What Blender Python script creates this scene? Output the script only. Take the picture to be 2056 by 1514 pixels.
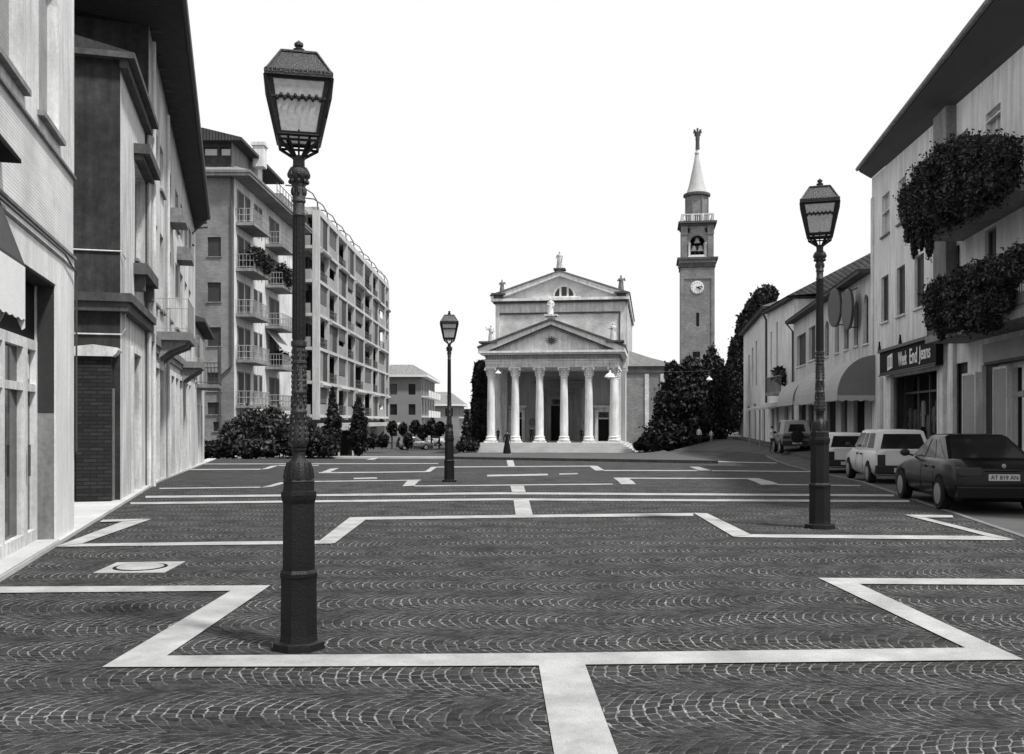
import bpy, bmesh, math, random
from mathutils import Vector, Matrix, noise as mnoise
R = math.radians
C = bpy.context.scene.collection
for o in list(bpy.data.objects): bpy.data.objects.remove(o)
random.seed(7)

# ------------------------------------------------------------------ camera, sky, sun, exposure
F, CX, HY, CH = 1900.0, 1028.0, 845.0, 1.65          # focal length, centre and eye level in photo pixels; eye height in m
scn = bpy.context.scene
cam_d = bpy.data.cameras.new('camera'); cam = bpy.data.objects.new('camera', cam_d); C.objects.link(cam)
cam.location = (0, 0, CH); cam.rotation_euler = (R(90), 0, 0)
cam_d.sensor_width = 36; cam_d.lens = 36*F/2056; cam_d.shift_y = (HY-757)/2056; cam_d.clip_end = 6000; cam_d.clip_start = .05
scn.camera = cam
SUN_EL, SUN_DIR = 60, (0.80, -0.60)
sun_d = bpy.data.lights.new('sun', 'SUN'); sun_d.energy = 5.0; sun_d.angle = R(5.0); sun_d.color = (1, .995, .985)
sun = bpy.data.objects.new('sun', sun_d); C.objects.link(sun)
sv = Vector((SUN_DIR[0]*math.cos(R(SUN_EL)), SUN_DIR[1]*math.cos(R(SUN_EL)), math.sin(R(SUN_EL))))
sun.rotation_euler = sv.to_track_quat('Z', 'Y').to_euler(); sun.location = (40, -20, 60)
w = bpy.data.worlds.new('World'); scn.world = w; w.use_nodes = True
nt = w.node_tree; nt.nodes.clear()
sky = nt.nodes.new('ShaderNodeTexSky'); sky.sky_type = 'NISHITA'; sky.sun_disc = False
sky.sun_elevation = R(SUN_EL); sky.sun_rotation = math.atan2(SUN_DIR[0], SUN_DIR[1]); sky.dust_density = 4
bw = nt.nodes.new('ShaderNodeRGBToBW'); nt.links.new(sky.outputs[0], bw.inputs[0])
veil = nt.nodes.new('ShaderNodeMix'); veil.data_type = 'RGBA'; veil.inputs[0].default_value = .85     # a bright even cloud veil over the sky
nt.links.new(bw.outputs[0], veil.inputs[6]); veil.inputs[7].default_value = (11.4, 11.4, 11.4, 1)
bg = nt.nodes.new('ShaderNodeBackground'); bg.inputs[1].default_value = .1
out = nt.nodes.new('ShaderNodeOutputWorld')
nt.links.new(veil.outputs[2], bg.inputs[0]); nt.links.new(bg.outputs[0], out.inputs[0])
vs = scn.view_settings; vs.view_transform = 'Standard'; vs.look = 'None'; vs.exposure = 0; vs.gamma = 1; vs.use_curve_mapping = False

# ------------------------------------------------------------------ helpers: places
def X(px, d): return (px-CX)/F*d
def Z(py, d): return CH+(HY-py)/F*d
def sstep(a, b, x):
    t = min(1, max(0, (x-a)/(b-a))); return t*t*(3-2*t)
def gz(x, y):                                            # the square dips gently towards the church, the right-hand street stays level
    return -.0236*(min(max(y, 25.5), 90)-25.5)*(1-sstep(11, 19, x))
def gp(px, py):                                          # where a photo pixel meets the ground
    lo, hi = 2.0, 400.0
    for _ in range(60):
        m = (lo+hi)/2
        if HY+F*(CH-gz(X(px, m), m))/m > py: lo = m
        else: hi = m
    return X(px, lo), lo
# ------------------------------------------------------------------ helpers: meshes
class MB:
    def __init__(s): s.v = []; s.f = []
    def add(s, v, f):
        n = len(s.v); s.v += [tuple(p) for p in v]; s.f += [tuple(i+n for i in q) for q in f]; return s
    def box(s, x0, x1, y0, y1, z0, z1):
        return s.add([(x0,y0,z0),(x1,y0,z0),(x1,y1,z0),(x0,y1,z0),(x0,y0,z1),(x1,y0,z1),(x1,y1,z1),(x0,y1,z1)],
            [(0,3,2,1),(4,5,6,7),(0,1,5,4),(1,2,6,5),(2,3,7,6),(3,0,4,7)])
    def quad(s, a, b, c, d): return s.add([a,b,c,d], [(0,1,2,3)])
    def prism(s, pts, a0, a1, ax='y'):                   # a 2-D outline pushed along one axis
        k = {'y': lambda p,t: (p[0],t,p[1]), 'x': lambda p,t: (t,p[0],p[1]), 'z': lambda p,t: (p[0],p[1],t)}[ax]
        n = len(pts)
        return s.add([k(p,a0) for p in pts]+[k(p,a1) for p in pts],
            [tuple(range(n))[::-1], tuple(range(n,2*n))]+[(i,(i+1)%n,(i+1)%n+n,i+n) for i in range(n)])
    def tube(s, path, r, n=6, r2=None):
        path = [Vector(p) for p in path]; rings = []
        for i, p in enumerate(path):
            t = (path[min(i+1,len(path)-1)]-path[max(i-1,0)]).normalized()
            a = t.cross(Vector((0,0,1)) if abs(t.z)<.9 else Vector((1,0,0))).normalized(); b = t.cross(a)
            rr = r if r2 is None else r+(r2-r)*i/(len(path)-1)
            rings.append([p+a*rr*math.cos(2*math.pi*k/n)+b*rr*math.sin(2*math.pi*k/n) for k in range(n)])
        v = [q for g in rings for q in g]; m = len(path)
        f = [(i*n+k, i*n+(k+1)%n, (i+1)*n+(k+1)%n, (i+1)*n+k) for i in range(m-1) for k in range(n)]
        return s.add(v, f+[tuple(range(n)), tuple(range((m-1)*n, m*n))])
    def lathe(s, prof, n=16, c=(0,0,0), rot=0, sx=1, sy=1):
        v = [(c[0]+sx*r*math.cos(rot+2*math.pi*k/n), c[1]+sy*r*math.sin(rot+2*math.pi*k/n), c[2]+z) for r,z in prof for k in range(n)]
        m = len(prof)
        f = [(i*n+k, i*n+(k+1)%n, (i+1)*n+(k+1)%n, (i+1)*n+k) for i in range(m-1) for k in range(n)]
        return s.add(v, f+[tuple(range(n))[::-1], tuple(range((m-1)*n, m*n))])
    def ball(s, c, rx, ry=None, rz=None, n=10):
        ry = ry or rx; rz = rz or rx
        prof = [(max(.001,math.sin(math.pi*i/(n//2+2))), -math.cos(math.pi*i/(n//2+2))) for i in range(n//2+3)]
        return s.add(*_xf(MB().lathe(prof, n), lambda p: (c[0]+rx*p[0], c[1]+ry*p[1], c[2]+rz*p[2])))
    def xf(s, fn): s.v = [tuple(fn(p)) for p in s.v]; return s
    def build(s, name, mat, parent=None, smooth=False, bevel=0):
        me = bpy.data.meshes.new(name); me.from_pydata(s.v, [], s.f)
        bm = bmesh.new(); bm.from_mesh(me); bmesh.ops.recalc_face_normals(bm, faces=bm.faces); bm.to_mesh(me); bm.free()
        if smooth:
            for p in me.polygons: p.use_smooth = True
            try: me.set_sharp_from_angle(angle=R(40))
            except Exception: pass
        me.materials.append(mat)
        o = bpy.data.objects.new(name, me); C.objects.link(o); o.parent = parent
        if bevel:
            b = o.modifiers.new('bevel', 'BEVEL'); b.width = bevel; b.segments = 2; b.limit_method = 'ANGLE'; b.angle_limit = R(35)
        return o
def _xf(mb, fn): return [fn(p) for p in mb.v], mb.f
def tag(o, label, cat=None, group=None, kind=None):
    o['label'] = label
    if cat: o['category'] = cat
    if group: o['group'] = group
    if kind: o['kind'] = kind
    return o
def thing(name, label, cat, loc=(0,0,0), rz=0, group=None):
    o = bpy.data.objects.new(name, None); C.objects.link(o); o.location = loc; o.rotation_euler = (0,0,rz); o.empty_display_size = .3
    return tag(o, label, cat, group)
def kids(o): return [c for c in bpy.data.objects if c.parent == o]
def dup(o, loc=None, rz=None, label=None, sc=None, parent=None):
    c = o.copy(); C.objects.link(c)
    if parent: c.parent = parent
    if loc: c.location = loc
    if rz is not None: c.rotation_euler = (0,0,rz)
    if label: c['label'] = label
    if sc: c.scale = (sc,)*3
    for k in kids(o): dup(k, parent=c)
    return c

# ------------------------------------------------------------------ helpers: materials (the picture is black and white, so every colour is a grey)
class NT:
    def __init__(s, name):
        s.m = bpy.data.materials.new(name); s.m.use_nodes = True; s.t = s.m.node_tree
        s.b = s.t.nodes['Principled BSDF']; s.c = None
    def n(s, typ, **kw):
        q = s.t.nodes.new(typ)
        for k, v in kw.items(): setattr(q, k, v)
        return q
    def l(s, a, b): s.t.links.new(a, b)
    def val(s, sock, v):
        if isinstance(v, (int, float)): sock.default_value = v
        else: s.l(v, sock)
    def m2(s, op, a, b=0, c=0):
        q = s.n('ShaderNodeMath', operation=op)
        for i, v in enumerate((a, b, c)): s.val(q.inputs[i], v)
        return q.outputs[0]
    def coord(s):
        if s.c is None: s.c = s.n('ShaderNodeTexCoord').outputs['Object']
        return s.c
    def noise(s, scale, detail=4, rough=.6, vec=None, dim='3D'):
        q = s.n('ShaderNodeTexNoise'); q.inputs['Scale'].default_value = scale; q.inputs['Detail'].default_value = detail; q.inputs['Roughness'].default_value = rough
        s.l(vec or s.coord(), q.inputs['Vector']); return q.outputs['Fac']
    def ramp(s, v, a, b, lo=0, hi=1):
        q = s.n('ShaderNodeMapRange'); q.clamp = True
        s.val(q.inputs[0], v)
        for i, k in enumerate((a, b, lo, hi)): s.val(q.inputs[i+1], k)
        return q.outputs[0]
    def xyz(s):
        q = s.n('ShaderNodeSeparateXYZ'); s.l(s.coord(), q.inputs[0]); return q.outputs
    def grey(s, v):
        q = s.n('ShaderNodeCombineColor'); 
        for i in range(3): s.val(q.inputs[i], v)
        s.l(q.outputs[0], s.b.inputs['Base Color'])
    def fin(s, rough=.8, spec=.3, bump=None, strength=.3, dist=.02, metal=0):
        s.val(s.b.inputs['Roughness'], rough); s.b.inputs['Specular IOR Level'].default_value = spec; s.b.inputs['Metallic'].default_value = metal
        if bump is not None:
            q = s.n('ShaderNodeBump'); q.inputs['Strength'].default_value = strength; q.inputs['Distance'].default_value = dist
            s.l(bump, q.inputs['Height']); s.l(q.outputs[0], s.b.inputs['Normal'])
        return s.m
def mk(name, v, var=.16, rough=.85, spec=.25, big=.35, fine=14, bump=.25, streak=0, metal=0):
    k = NT(name)
    a = k.ramp(k.noise(big, 5, .65), .3, .7, 1-var, 1+var); b = k.ramp(k.noise(fine, 4, .7), .25, .75, 1-var*.8, 1+var*.8)
    c = k.m2('MULTIPLY', a, b)
    if streak:                                            # rain streaks: noise drawn out downwards
        mp = k.n('ShaderNodeMapping'); mp.inputs['Scale'].default_value = (2.5, 2.5, .22); k.l(k.coord(), mp.inputs['Vector'])
        c = k.m2('MULTIPLY', c, k.ramp(k.noise(1.6, 5, .7, mp.outputs[0]), .38, .62, 1-streak, 1))
    k.grey(k.m2('MULTIPLY', c, v)); return k.fin(rough, spec, k.noise(fine*2, 4, .7), bump, .015, metal)
def brickmat(name, v, mortar, bw_=.25, bh=.07, var=.2, ms=.012, bump=.3):
    k = NT(name); x, y, z = k.xyz()
    cb = k.n('ShaderNodeCombineXYZ'); k.l(k.m2('ADD', x, y), cb.inputs[0]); k.l(z, cb.inputs[1])
    q = k.n('ShaderNodeTexBrick'); k.l(cb.outputs[0], q.inputs['Vector'])
    q.inputs['Scale'].default_value = 1; q.inputs['Brick Width'].default_value = bw_; q.inputs['Row Height'].default_value = bh; q.inputs['Mortar Size'].default_value = ms
    q.inputs['Color1'].default_value = (v*(1-var),)*3+(1,); q.inputs['Color2'].default_value = (v*(1+var),)*3+(1,); q.inputs['Mortar'].default_value = (mortar,)*3+(1,)
    mx = k.n('ShaderNodeMix', data_type='RGBA', blend_type='MULTIPLY'); mx.inputs[0].default_value = 1
    k.l(q.outputs[0], mx.inputs[6]); cc = k.n('ShaderNodeCombineColor'); nz = k.ramp(k.noise(.45, 5, .65), .3, .7, .64, 1.26)
    for i in range(3): k.l(nz, cc.inputs[i])
    k.l(cc.outputs[0], mx.inputs[7]); k.l(mx.outputs[2], k.b.inputs['Base Color'])
    return k.fin(.9, .2, k.m2('SUBTRACT', 1, q.outputs['Fac']), bump, .01)
def tilemat(name, v, pitch=.22, axis=0, var=.3):
    k = NT(name); o = k.xyz()
    wv = k.m2('ABSOLUTE', k.m2('SINE', k.m2('MULTIPLY', o[axis], math.pi/pitch)))
    rows = k.m2('FRACT', k.m2('MULTIPLY', o[1-axis], 2.6))
    nz = k.ramp(k.noise(2.2, 5, .7), .28, .72, 1-var, 1+var); nf = k.ramp(k.noise(18, 2, .6), .3, .7, .8, 1.2)
    k.grey(k.m2('MULTIPLY', k.m2('MULTIPLY', nz, nf), k.m2('MULTIPLY', k.ramp(wv, 0, .6, .5, 1), v)))
    return k.fin(.9, .2, k.m2('ADD', wv, k.m2('MULTIPLY', rows, .3)), .8, .06)
def slatmat(name, v, pitch=.05, axis=2, rough=.6):
    k = NT(name); o = k.xyz(); fr = k.m2('FRACT', k.m2('MULTIPLY', o[axis], 1/pitch))
    k.grey(k.m2('MULTIPLY', k.m2('MULTIPLY', k.ramp(fr, .0, .25, .45, 1), k.ramp(k.noise(3, 4, .6), .3, .7, .82, 1.15)), v))
    return k.fin(rough, .3, fr, .6, .02)
def leafmat(name, v, var=.55):
    k = NT(name); g = k.n('ShaderNodeNewGeometry'); r = g.outputs['Random Per Island']
    k.grey(k.m2('MULTIPLY', k.m2('MULTIPLY', k.ramp(r, 0, 1, 1-var, 1+var), k.ramp(k.noise(1.3, 3, .6), .32, .68, .6, 1.45)), v))
    return k.fin(.6, .35)
def glassmat(name, v, rough=.08, spec=.5, var=.5, scale=.6):
    k = NT(name); k.grey(k.m2('MULTIPLY', k.ramp(k.noise(scale, 4, .6), .3, .7, 1-var, 1+var), v)); return k.fin(rough, spec)

M = {}
M['plaster_light'] = mk('light_plaster', .70, .2, streak=.34)
M['plaster_cream'] = mk('cream_plaster', .62, .22, streak=.45)
M['plaster_shop'] = mk('smooth_shop_render', .72, .13, streak=.22)
M['plaster_mid'] = mk('grey_plaster', .25, .2, streak=.34)
M['plaster_dark'] = mk('shade_dark_plaster', .042, .5, big=.7, fine=6, streak=.4)  # shade of the end walls put into the base colour, under the streaks
M['plaster_right'] = mk('right_plaster', .72, .17, streak=.3)
M['plaster_right2'] = mk('warm_right_plaster', .58, .2, streak=.36)
M['plaster_far'] = mk('far_plaster', .22, .12)
M['white'] = mk('white_paint', .66, .08)
M['stone'] = mk('pale_stone', .64, .2, big=1.1, streak=.32)
M['stone_white'] = mk('white_church_stone', .74, .14, big=.9, streak=.28)
M['stone_grey'] = mk('grey_weathered_stone', .20, .3, streak=.3)
M['stone_dark'] = mk('dark_weathered_stone', .085, .35, big=1.2, streak=.3)
M['statue'] = mk('statue_stone', .52, .3, big=2.2, streak=.3)
M['statue_dark'] = mk('dark_statue_bronze', .08, .3)
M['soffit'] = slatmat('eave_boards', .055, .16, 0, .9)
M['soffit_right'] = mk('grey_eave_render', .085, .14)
M['ribbed'] = brickmat('ribbed_pale_brick', .64, .50, 5.0, .042, .05, .007, .5)
M['brick'] = brickmat('church_brick', .66, .54, .26, .075, .14)
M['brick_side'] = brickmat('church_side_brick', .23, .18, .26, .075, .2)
M['brick_tower'] = brickmat('tower_brick', .22, .16, .26, .075, .22)
M['brick_mid'] = brickmat('apartment_brick', .22, .17, .28, .09, .12)
M['brick_dark'] = brickmat('dark_pier_brick', .03, .015, .26, .075, .35)
M['tile'] = tilemat('roof_tile', .22)
M['tile_y'] = tilemat('roof_tile_cross', .16, .22, 1)
M['tile_dark'] = tilemat('dark_roof_tile', .06)
M['iron'] = mk('painted_cast_iron', .006, .5, .45, .3, big=2.5, fine=30, bump=.5)
M['iron_light'] = mk('worn_cast_iron', .012, .5, .36, .5, big=3, fine=40, bump=.6)
M['rail'] = mk('railing_metal', .06, .2, .5, .4)
M['dark'] = mk('dark_recess', .012, .3, .9, .1)
M['wood_dark'] = slatmat('dark_door_wood', .035, .14, 0)
M['shutter'] = slatmat('dark_louvre_shutter', .05)
M['shutter_mid'] = slatmat('grey_louvre_shutter', .12)
M['blind'] = slatmat('pale_roller_blind', .45, .055)
M['glass'] = glassmat('dark_window_glass', .02)
M['glass_shop'] = glassmat('shop_glass', .022, .08, .22, .9, 1.1)
M['glass_pale'] = glassmat('pale_pane_glass', .42, .12, .5, .12)  # panes with a pale, slightly mottled tone
M['canvas'] = mk('pale_awning_canvas', .36, .1, .95, .1)
M['canvas_shade'] = mk('shaded_awning_canvas', .17, .12, .95, .1)  # darker copy of the canvas, shade of the awning ends put into it
M['canvas_dark'] = mk('dark_awning_canvas', .07, .2, .95, .1)
M['leaf'] = leafmat('dark_leaves', .013, .75)
M['leaf_ivy'] = leafmat('hanging_leaves', .026, .8)
M['leaf_black'] = leafmat('clipped_dark_leaves', .008, .4)
M['leaf_mid'] = leafmat('shrub_leaves', .028, .75)
M['bark'] = mk('bark', .06, .3, fine=20, bump=.8)
M['tyre'] = mk('tyre_rubber', .015, .2, .9, .2)
M['white_dirty'] = mk('weathered_white_paint', .50, .16, streak=.25)
M['rail_pale'] = mk('pale_railing_metal', .30, .15)
M['stone_entab'] = mk('dirt_and_shade_stone', .34, .3, big=.7, streak=.3)  # dirt and the cornice shadow together put into this darker stone
M['reveal_shade'] = mk('shade_toned_shop_reveal', .035, .2)  # shade of the shop opening put into the colour
M['canvas_white'] = mk('white_valance_canvas', .72, .08, .95, .1)
M['flush_kerb'] = mk('worn_grey_kerb_stone', .15, .25, .9, .1, big=1.5, fine=30)
M['rim'] = mk('wheel_cover', .26, .15, .4, .5, metal=.3)
M['plastic'] = mk('black_bumper_plastic', .018, .2, .6, .3)
M['plate'] = mk('number_plate', .42, .06)
M['paint_dark'] = mk('dark_car_paint', .004, .08, .22, .2, bump=.0)
M['glass_side'] = glassmat('sky_lit_side_glass', .13, .06, .5, .6, 1.2)  # reflected sky put into a paler base colour
M['step_stone'] = mk('worn_step_stone', .40, .14, big=.9)
M['portico_wall'] = mk('shaded_portico_plaster', .33, .14, streak=.2)  # part of the portico's shade put into the base colour
M['statue_shadow'] = mk('shadow_toned_stone', .13, .3)  # statue stone with shadow put into its tone
M['paint_white'] = mk('white_car_paint', .58, .05, .25, .5, bump=.0)
M['paint_grey'] = mk('grey_car_paint', .12, .05, .25, .5, bump=.0)
M['lamp_red'] = mk('rear_lamp_lens', .018, .1, .2, .5, bump=0)
M['skin'] = mk('skin', .35, .1, .6)
M['cloth_dark'] = mk('dark_cloth', .012, .2, .95, .1)
M['cloth_white'] = mk('white_cloth', .6, .1, .95, .1)
M['hair'] = mk('dark_hair', .01, .2, .7)
M['sign_black'] = mk('black_sign_board', .005, .15, .7, .12, bump=.1)
M['sign_grey'] = mk('grey_sign_face', .26, .2, .6, .3)
M['asphalt'] = mk('asphalt', .075, .18, .95, .06, big=.25, fine=30, bump=.4)
M['roadmat'] = mk('road_asphalt', .085, .22, .95, .06, big=.5, fine=45, bump=.5)
M['band'] = mk('pale_paving_stone', .33, .27, .9, .08, big=2.2, fine=80, bump=.5)
M['kerb'] = mk('pale_kerb_stone', .42, .16, .9, .1, big=.8, fine=25, bump=.3)
M['lead'] = mk('lead_cone', .42, .15, .6, .3, big=.6, streak=.15)
# frosted lantern glass
k = NT('frosted_lantern_glass'); k.grey(k.ramp(k.noise(30, 3, .6), .3, .7, .34, .52)); k.fin(.5, .3)
k.b.inputs['Alpha'].default_value = .86; k.b.inputs['Transmission Weight'].default_value = 0; M['lantern'] = k.m
# segmental arcs of small dark setts
k = NT('cobble_setts'); x, y, z = k.xyz()
W_ = .82
wob = k.m2('ADD', k.m2('MULTIPLY', k.m2('SUBTRACT', k.noise(1.4, 2, .5), .5), .12), k.m2('MULTIPLY', k.m2('SUBTRACT', k.noise(.33, 2, .5), .5), 1.1))
v = k.m2('DIVIDE', k.m2('ADD', y, wob), W_); row = k.m2('FLOOR', v); t = k.m2('MULTIPLY', k.m2('SUBTRACT', k.m2('FRACT', v), .5), W_)
wn = k.n('ShaderNodeTexWhiteNoise', noise_dimensions='1D'); k.l(row, wn.inputs['W'])
wob2 = k.m2('ADD', k.m2('MULTIPLY', k.m2('SUBTRACT', k.noise(6, 2, .5), .5), .05), k.m2('MULTIPLY', k.m2('SUBTRACT', k.noise(19, 2, .6), .5), .030))
c0 = k.n('ShaderNodeCombineXYZ'); k.l(row, c0.inputs[0]); k.l(k.m2('FLOOR', k.m2('DIVIDE', t, .092)), c0.inputs[1]); k.l(k.m2('FLOOR', k.m2('MULTIPLY', x, 5)), c0.inputs[2]); w0 = k.n('ShaderNodeTexWhiteNoise', noise_dimensions='3D'); k.l(c0.outputs[0], w0.inputs['Vector'])
wob2 = k.m2('ADD', wob2, k.m2('MULTIPLY', w0.outputs[0], .016))
arc = k.m2('MULTIPLY', k.m2('MULTIPLY', t, t), 1.35)
u = k.m2('DIVIDE', k.m2('ADD', k.m2('ADD', k.m2('SUBTRACT', x, arc), wob2), wn.outputs[0]), .080)
fu = k.m2('FRACT', u); iu = k.m2('FLOOR', u)
d1 = k.m2('MULTIPLY', k.m2('MINIMUM', fu, k.m2('SUBTRACT', 1, fu)), .080)
cv = k.n('ShaderNodeCombineXYZ'); k.l(iu, cv.inputs[0]); k.l(row, cv.inputs[1]); w2 = k.n('ShaderNodeTexWhiteNoise', noise_dimensions='2D'); k.l(cv.outputs[0], w2.inputs['Vector'])
sl = k.m2('ADD', k.m2('DIVIDE', k.m2('MULTIPLY', t, k.m2('ADD', 1, k.m2('MULTIPLY', k.m2('ABSOLUTE', t), .55))), .095), w2.outputs[0])
fs = k.m2('FRACT', sl); d2 = k.m2('MULTIPLY', k.m2('MINIMUM', fs, k.m2('SUBTRACT', 1, fs)), .095)
c3 = k.n('ShaderNodeCombineXYZ'); k.l(iu, c3.inputs[0]); k.l(row, c3.inputs[1]); k.l(k.m2('FLOOR', sl), c3.inputs[2])
w3 = k.n('ShaderNodeTexWhiteNoise', noise_dimensions='3D'); k.l(c3.outputs[0], w3.inputs['Vector'])
patch = k.m2('MULTIPLY', k.ramp(k.noise(1.6, 3, .6), .34, .58, .12, 1), k.ramp(k.noise(14, 3, .7), .36, .58, .2, 1)); lw = k.m2('ADD', .0035, k.m2('MULTIPLY', k.noise(9, 2, .6), .006))
j1 = k.m2('MULTIPLY', k.ramp(k.m2('DIVIDE', d1, lw), .5, 1.15, 1, 0), k.m2('MULTIPLY', patch, k.ramp(k.m2('ABSOLUTE', t), .13, .36, 1, .42)))
j2 = k.m2('MULTIPLY', k.m2('MULTIPLY', k.ramp(d2, .002, .0055, 1, 0), patch), .75)
j = k.m2('MAXIMUM', j1, j2)
grain = k.m2('MULTIPLY', k.ramp(k.noise(16, 8, .92), .36, .64, .35, 1.75), k.ramp(k.noise(150, 3, .9), .34, .66, .45, 1.6))
st = k.m2('MULTIPLY', k.m2('MULTIPLY', k.ramp(w3.outputs[0], 0, 1, .6, 1.45), grain), k.m2('MULTIPLY', k.ramp(k.noise(.22, 4, .6), .3, .7, .8, 1.2), .027))
k.grey(k.m2('ADD', st, k.m2('MULTIPLY', j, .25)))
hgt = k.m2('MINIMUM', k.ramp(d1, 0, .018, 0, 1), k.ramp(d2, 0, .018, 0, 1))
M['cobble'] = k.fin(.85, .10, hgt, .6, .016)

# ------------------------------------------------------------------ the setting: ground, square, bands, road, kerbs
def sheet(name, rows, mat, label, dz=0, ncol=60, skirt=0):
    mb = MB(); v = []
    for y, xl, xr in rows: v += [(xl+(xr-xl)*i/ncol, y, gz(xl+(xr-xl)*i/ncol, y)+dz) for i in range(ncol+1)]
    n = ncol+1
    mb.add(v, [(r*n+i, r*n+i+1, (r+1)*n+i+1, (r+1)*n+i) for r in range(len(rows)-1) for i in range(ncol)])
    if skirt:
        m = len(rows); ring = [i for i in range(n)]+[r*n+n-1 for r in range(1, m)]+[(m-1)*n+i for i in range(n-2, -1, -1)]+[r*n for r in range(m-2, 0, -1)]
        vv = [v[i] for i in ring]; q = len(vv)
        mb.add(vv+[(a,b,c-skirt) for a,b,c in vv], [(i,(i+1)%q,(i+1)%q+q,i+q) for i in range(q)])
    o = mb.build(name, mat); return tag(o, label, kind='structure')
xs = [-3000,-600,-200,-80,-40]+[i*2 for i in range(-15, 5)]+[9+i*.5 for i in range(26)]+[24,30,40,80,200,600,3000]
ys = [-60,-20,0,25.5]+[30+i*5 for i in range(13)]+[110,140,200,400,1000,4000]
g = MB(); g.add([(x, y, gz(x, y)-.04) for y in ys for x in xs], [(r*len(xs)+i, r*len(xs)+i+1, (r+1)*len(xs)+i+1, (r+1)*len(xs)+i) for r in range(len(ys)-1) for i in range(len(xs)-1)])
tag(g.build('ground', M['asphalt']), 'grey asphalt ground running out to the horizon beyond the square', kind='structure')
FL = lambda d: -6.14-.27*(d-12.8)                         # left facade line
KL = lambda d: FL(d)+.06                                  # edge of the square on the left
KR = lambda d: 4.81+.18*d                                 # edge of the square on the right
FR = lambda d: 9.35+.143*d                                # right facade line
rows = [(y, KL(y), KR(y)) for y in [-6+i*2 for i in range(16)]+[25.5]+[26+i*2 for i in range(19)]+[63.5]]
rows = [(y, a, min(b, 15.2)) for y, a, b in rows]
sheet('plaza', rows, M['cobble'], 'square paved with dark setts laid in small arcs', 0, 90)
yy = [-6+i*3 for i in range(11)]+[25.5]+[28+i*3 for i in range(12)]+[70,80,90,110,140,200,300]
sheet('road', [(y, KR(y)+.10 if y < 57 else max(13.5, KR(57)+.16-(y-57)*.05), FR(y)-1.3) for y in yy], M['roadmat'], 'worn asphalt street with parked cars on the right of the square', -.012, 40)
sheet('pavement', [(y, FR(y)-1.3, FR(y)+.3) for y in yy], M['roadmat'], 'raised pavement along the shops on the right', .11, 6, .25)
sheet('kerb', [(y, KR(y), KR(y)+.10) for y in yy if y < 58], M['flush_kerb'], 'flush pale kerb stones between the square and the right street', .012, 1, .1)
sheet('left_pavement', [(y, FL(y)-3.2 if y < 19 else FL(y)-.5, KL(y)) for y in [-6,0,5,10,13,16,18.9,19.1,22,25.5,30,35,40,45,50,56,62]], M['kerb'], 'pale stone pavement strip at the foot of the left houses', .05, 2, .2)
b1 = MB()
def band(*q, nu=14, nv=3, dz=.010):                       # four photo corners a-b (near edge) c-d (far edge, back towards a)
    P = [Vector(gp(*p)) for p in q]
    if nv and nu:
        v = []
        for j in range(nv+1):
            for i in range(nu+1):
                s, t = i/nu, j/nv; p = (P[0]*(1-s)+P[1]*s)*(1-t)+(P[3]*(1-s)+P[2]*s)*t
                v.append((p.x, p.y, gz(p.x, p.y)+dz))
        b1.add(v, [(j*(nu+1)+i, j*(nu+1)+i+1, (j+1)*(nu+1)+i+1, (j+1)*(nu+1)+i) for j in range(nv) for i in range(nu)])
def line(x0, y0, x1, y1, th, **k): band((x0, y0+th/2), (x1, y1+th/2), (x1, y1-th/2), (x0, y0-th/2), **k)
# nearest figure
band((205,1342), (1082,1339), (1082,1314), (335,1319)); band((1082,1339), (1175,1337), (1175,1313), (1082,1314)); band((1175,1337), (2056,1327), (1938,1303), (1175,1313))
band((205,1342), (335,1319), (543,1177), (463,1188)); band((-420,1196), (463,1188), (543,1177), (-420,1182))
band((1938,1303), (2056,1327), (1725,1174), (1643,1162)); band((1725,1174), (2335,1178), (2335,1166), (1643,1162))
band((1144,1700), (1308,1700), (1175,1337), (1082,1339))
# second figure
band((112,1099), (668,1093), (637,1086.5), (165,1093)); band((635,1092.5), (672,1092.5), (737,1043), (703,1039.5), nu=4, dz=.014)
band((737,1044.5), (1031,1040.5), (1031,1035), (703,1039.5)); band((1031,1040.5), (1392,1037), (1392,1031), (1031,1035)); band((1472,1079), (1508,1075), (1420,1032), (1392,1031), nu=4, dz=.014)
band((1472,1079.5), (2035,1086), (1985,1077.5), (1508,1074)); band((1985,1079), (2040,1086), (1850,1039), (1815,1035), nu=4, dz=.014); band((1850,1041), (1914,1041), (1912,1036.5), (1815,1035), dz=.018)
band((112,1099), (165,1093), (303,1044), (245,1049), nu=4, dz=.014); band((200,1050), (245,1049), (303,1043.5), (207,1045.5), dz=.018)
band((1035.5,1036), (1070,1036), (1062,1005), (1031,1005), nu=3, dz=.014); band((1028,989), (1055.5,989), (1051.5,976.5), (1024.5,976.5), nu=3, dz=.014)
for a, b in (((292,998.5), (1000,991.2)), ((1000,991.2), (1795,995.6)), ((262,1011.5), (1000,1003.4)), ((1000,1003.4), (1826,1007.2))): line(*a, *b, 4)
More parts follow.
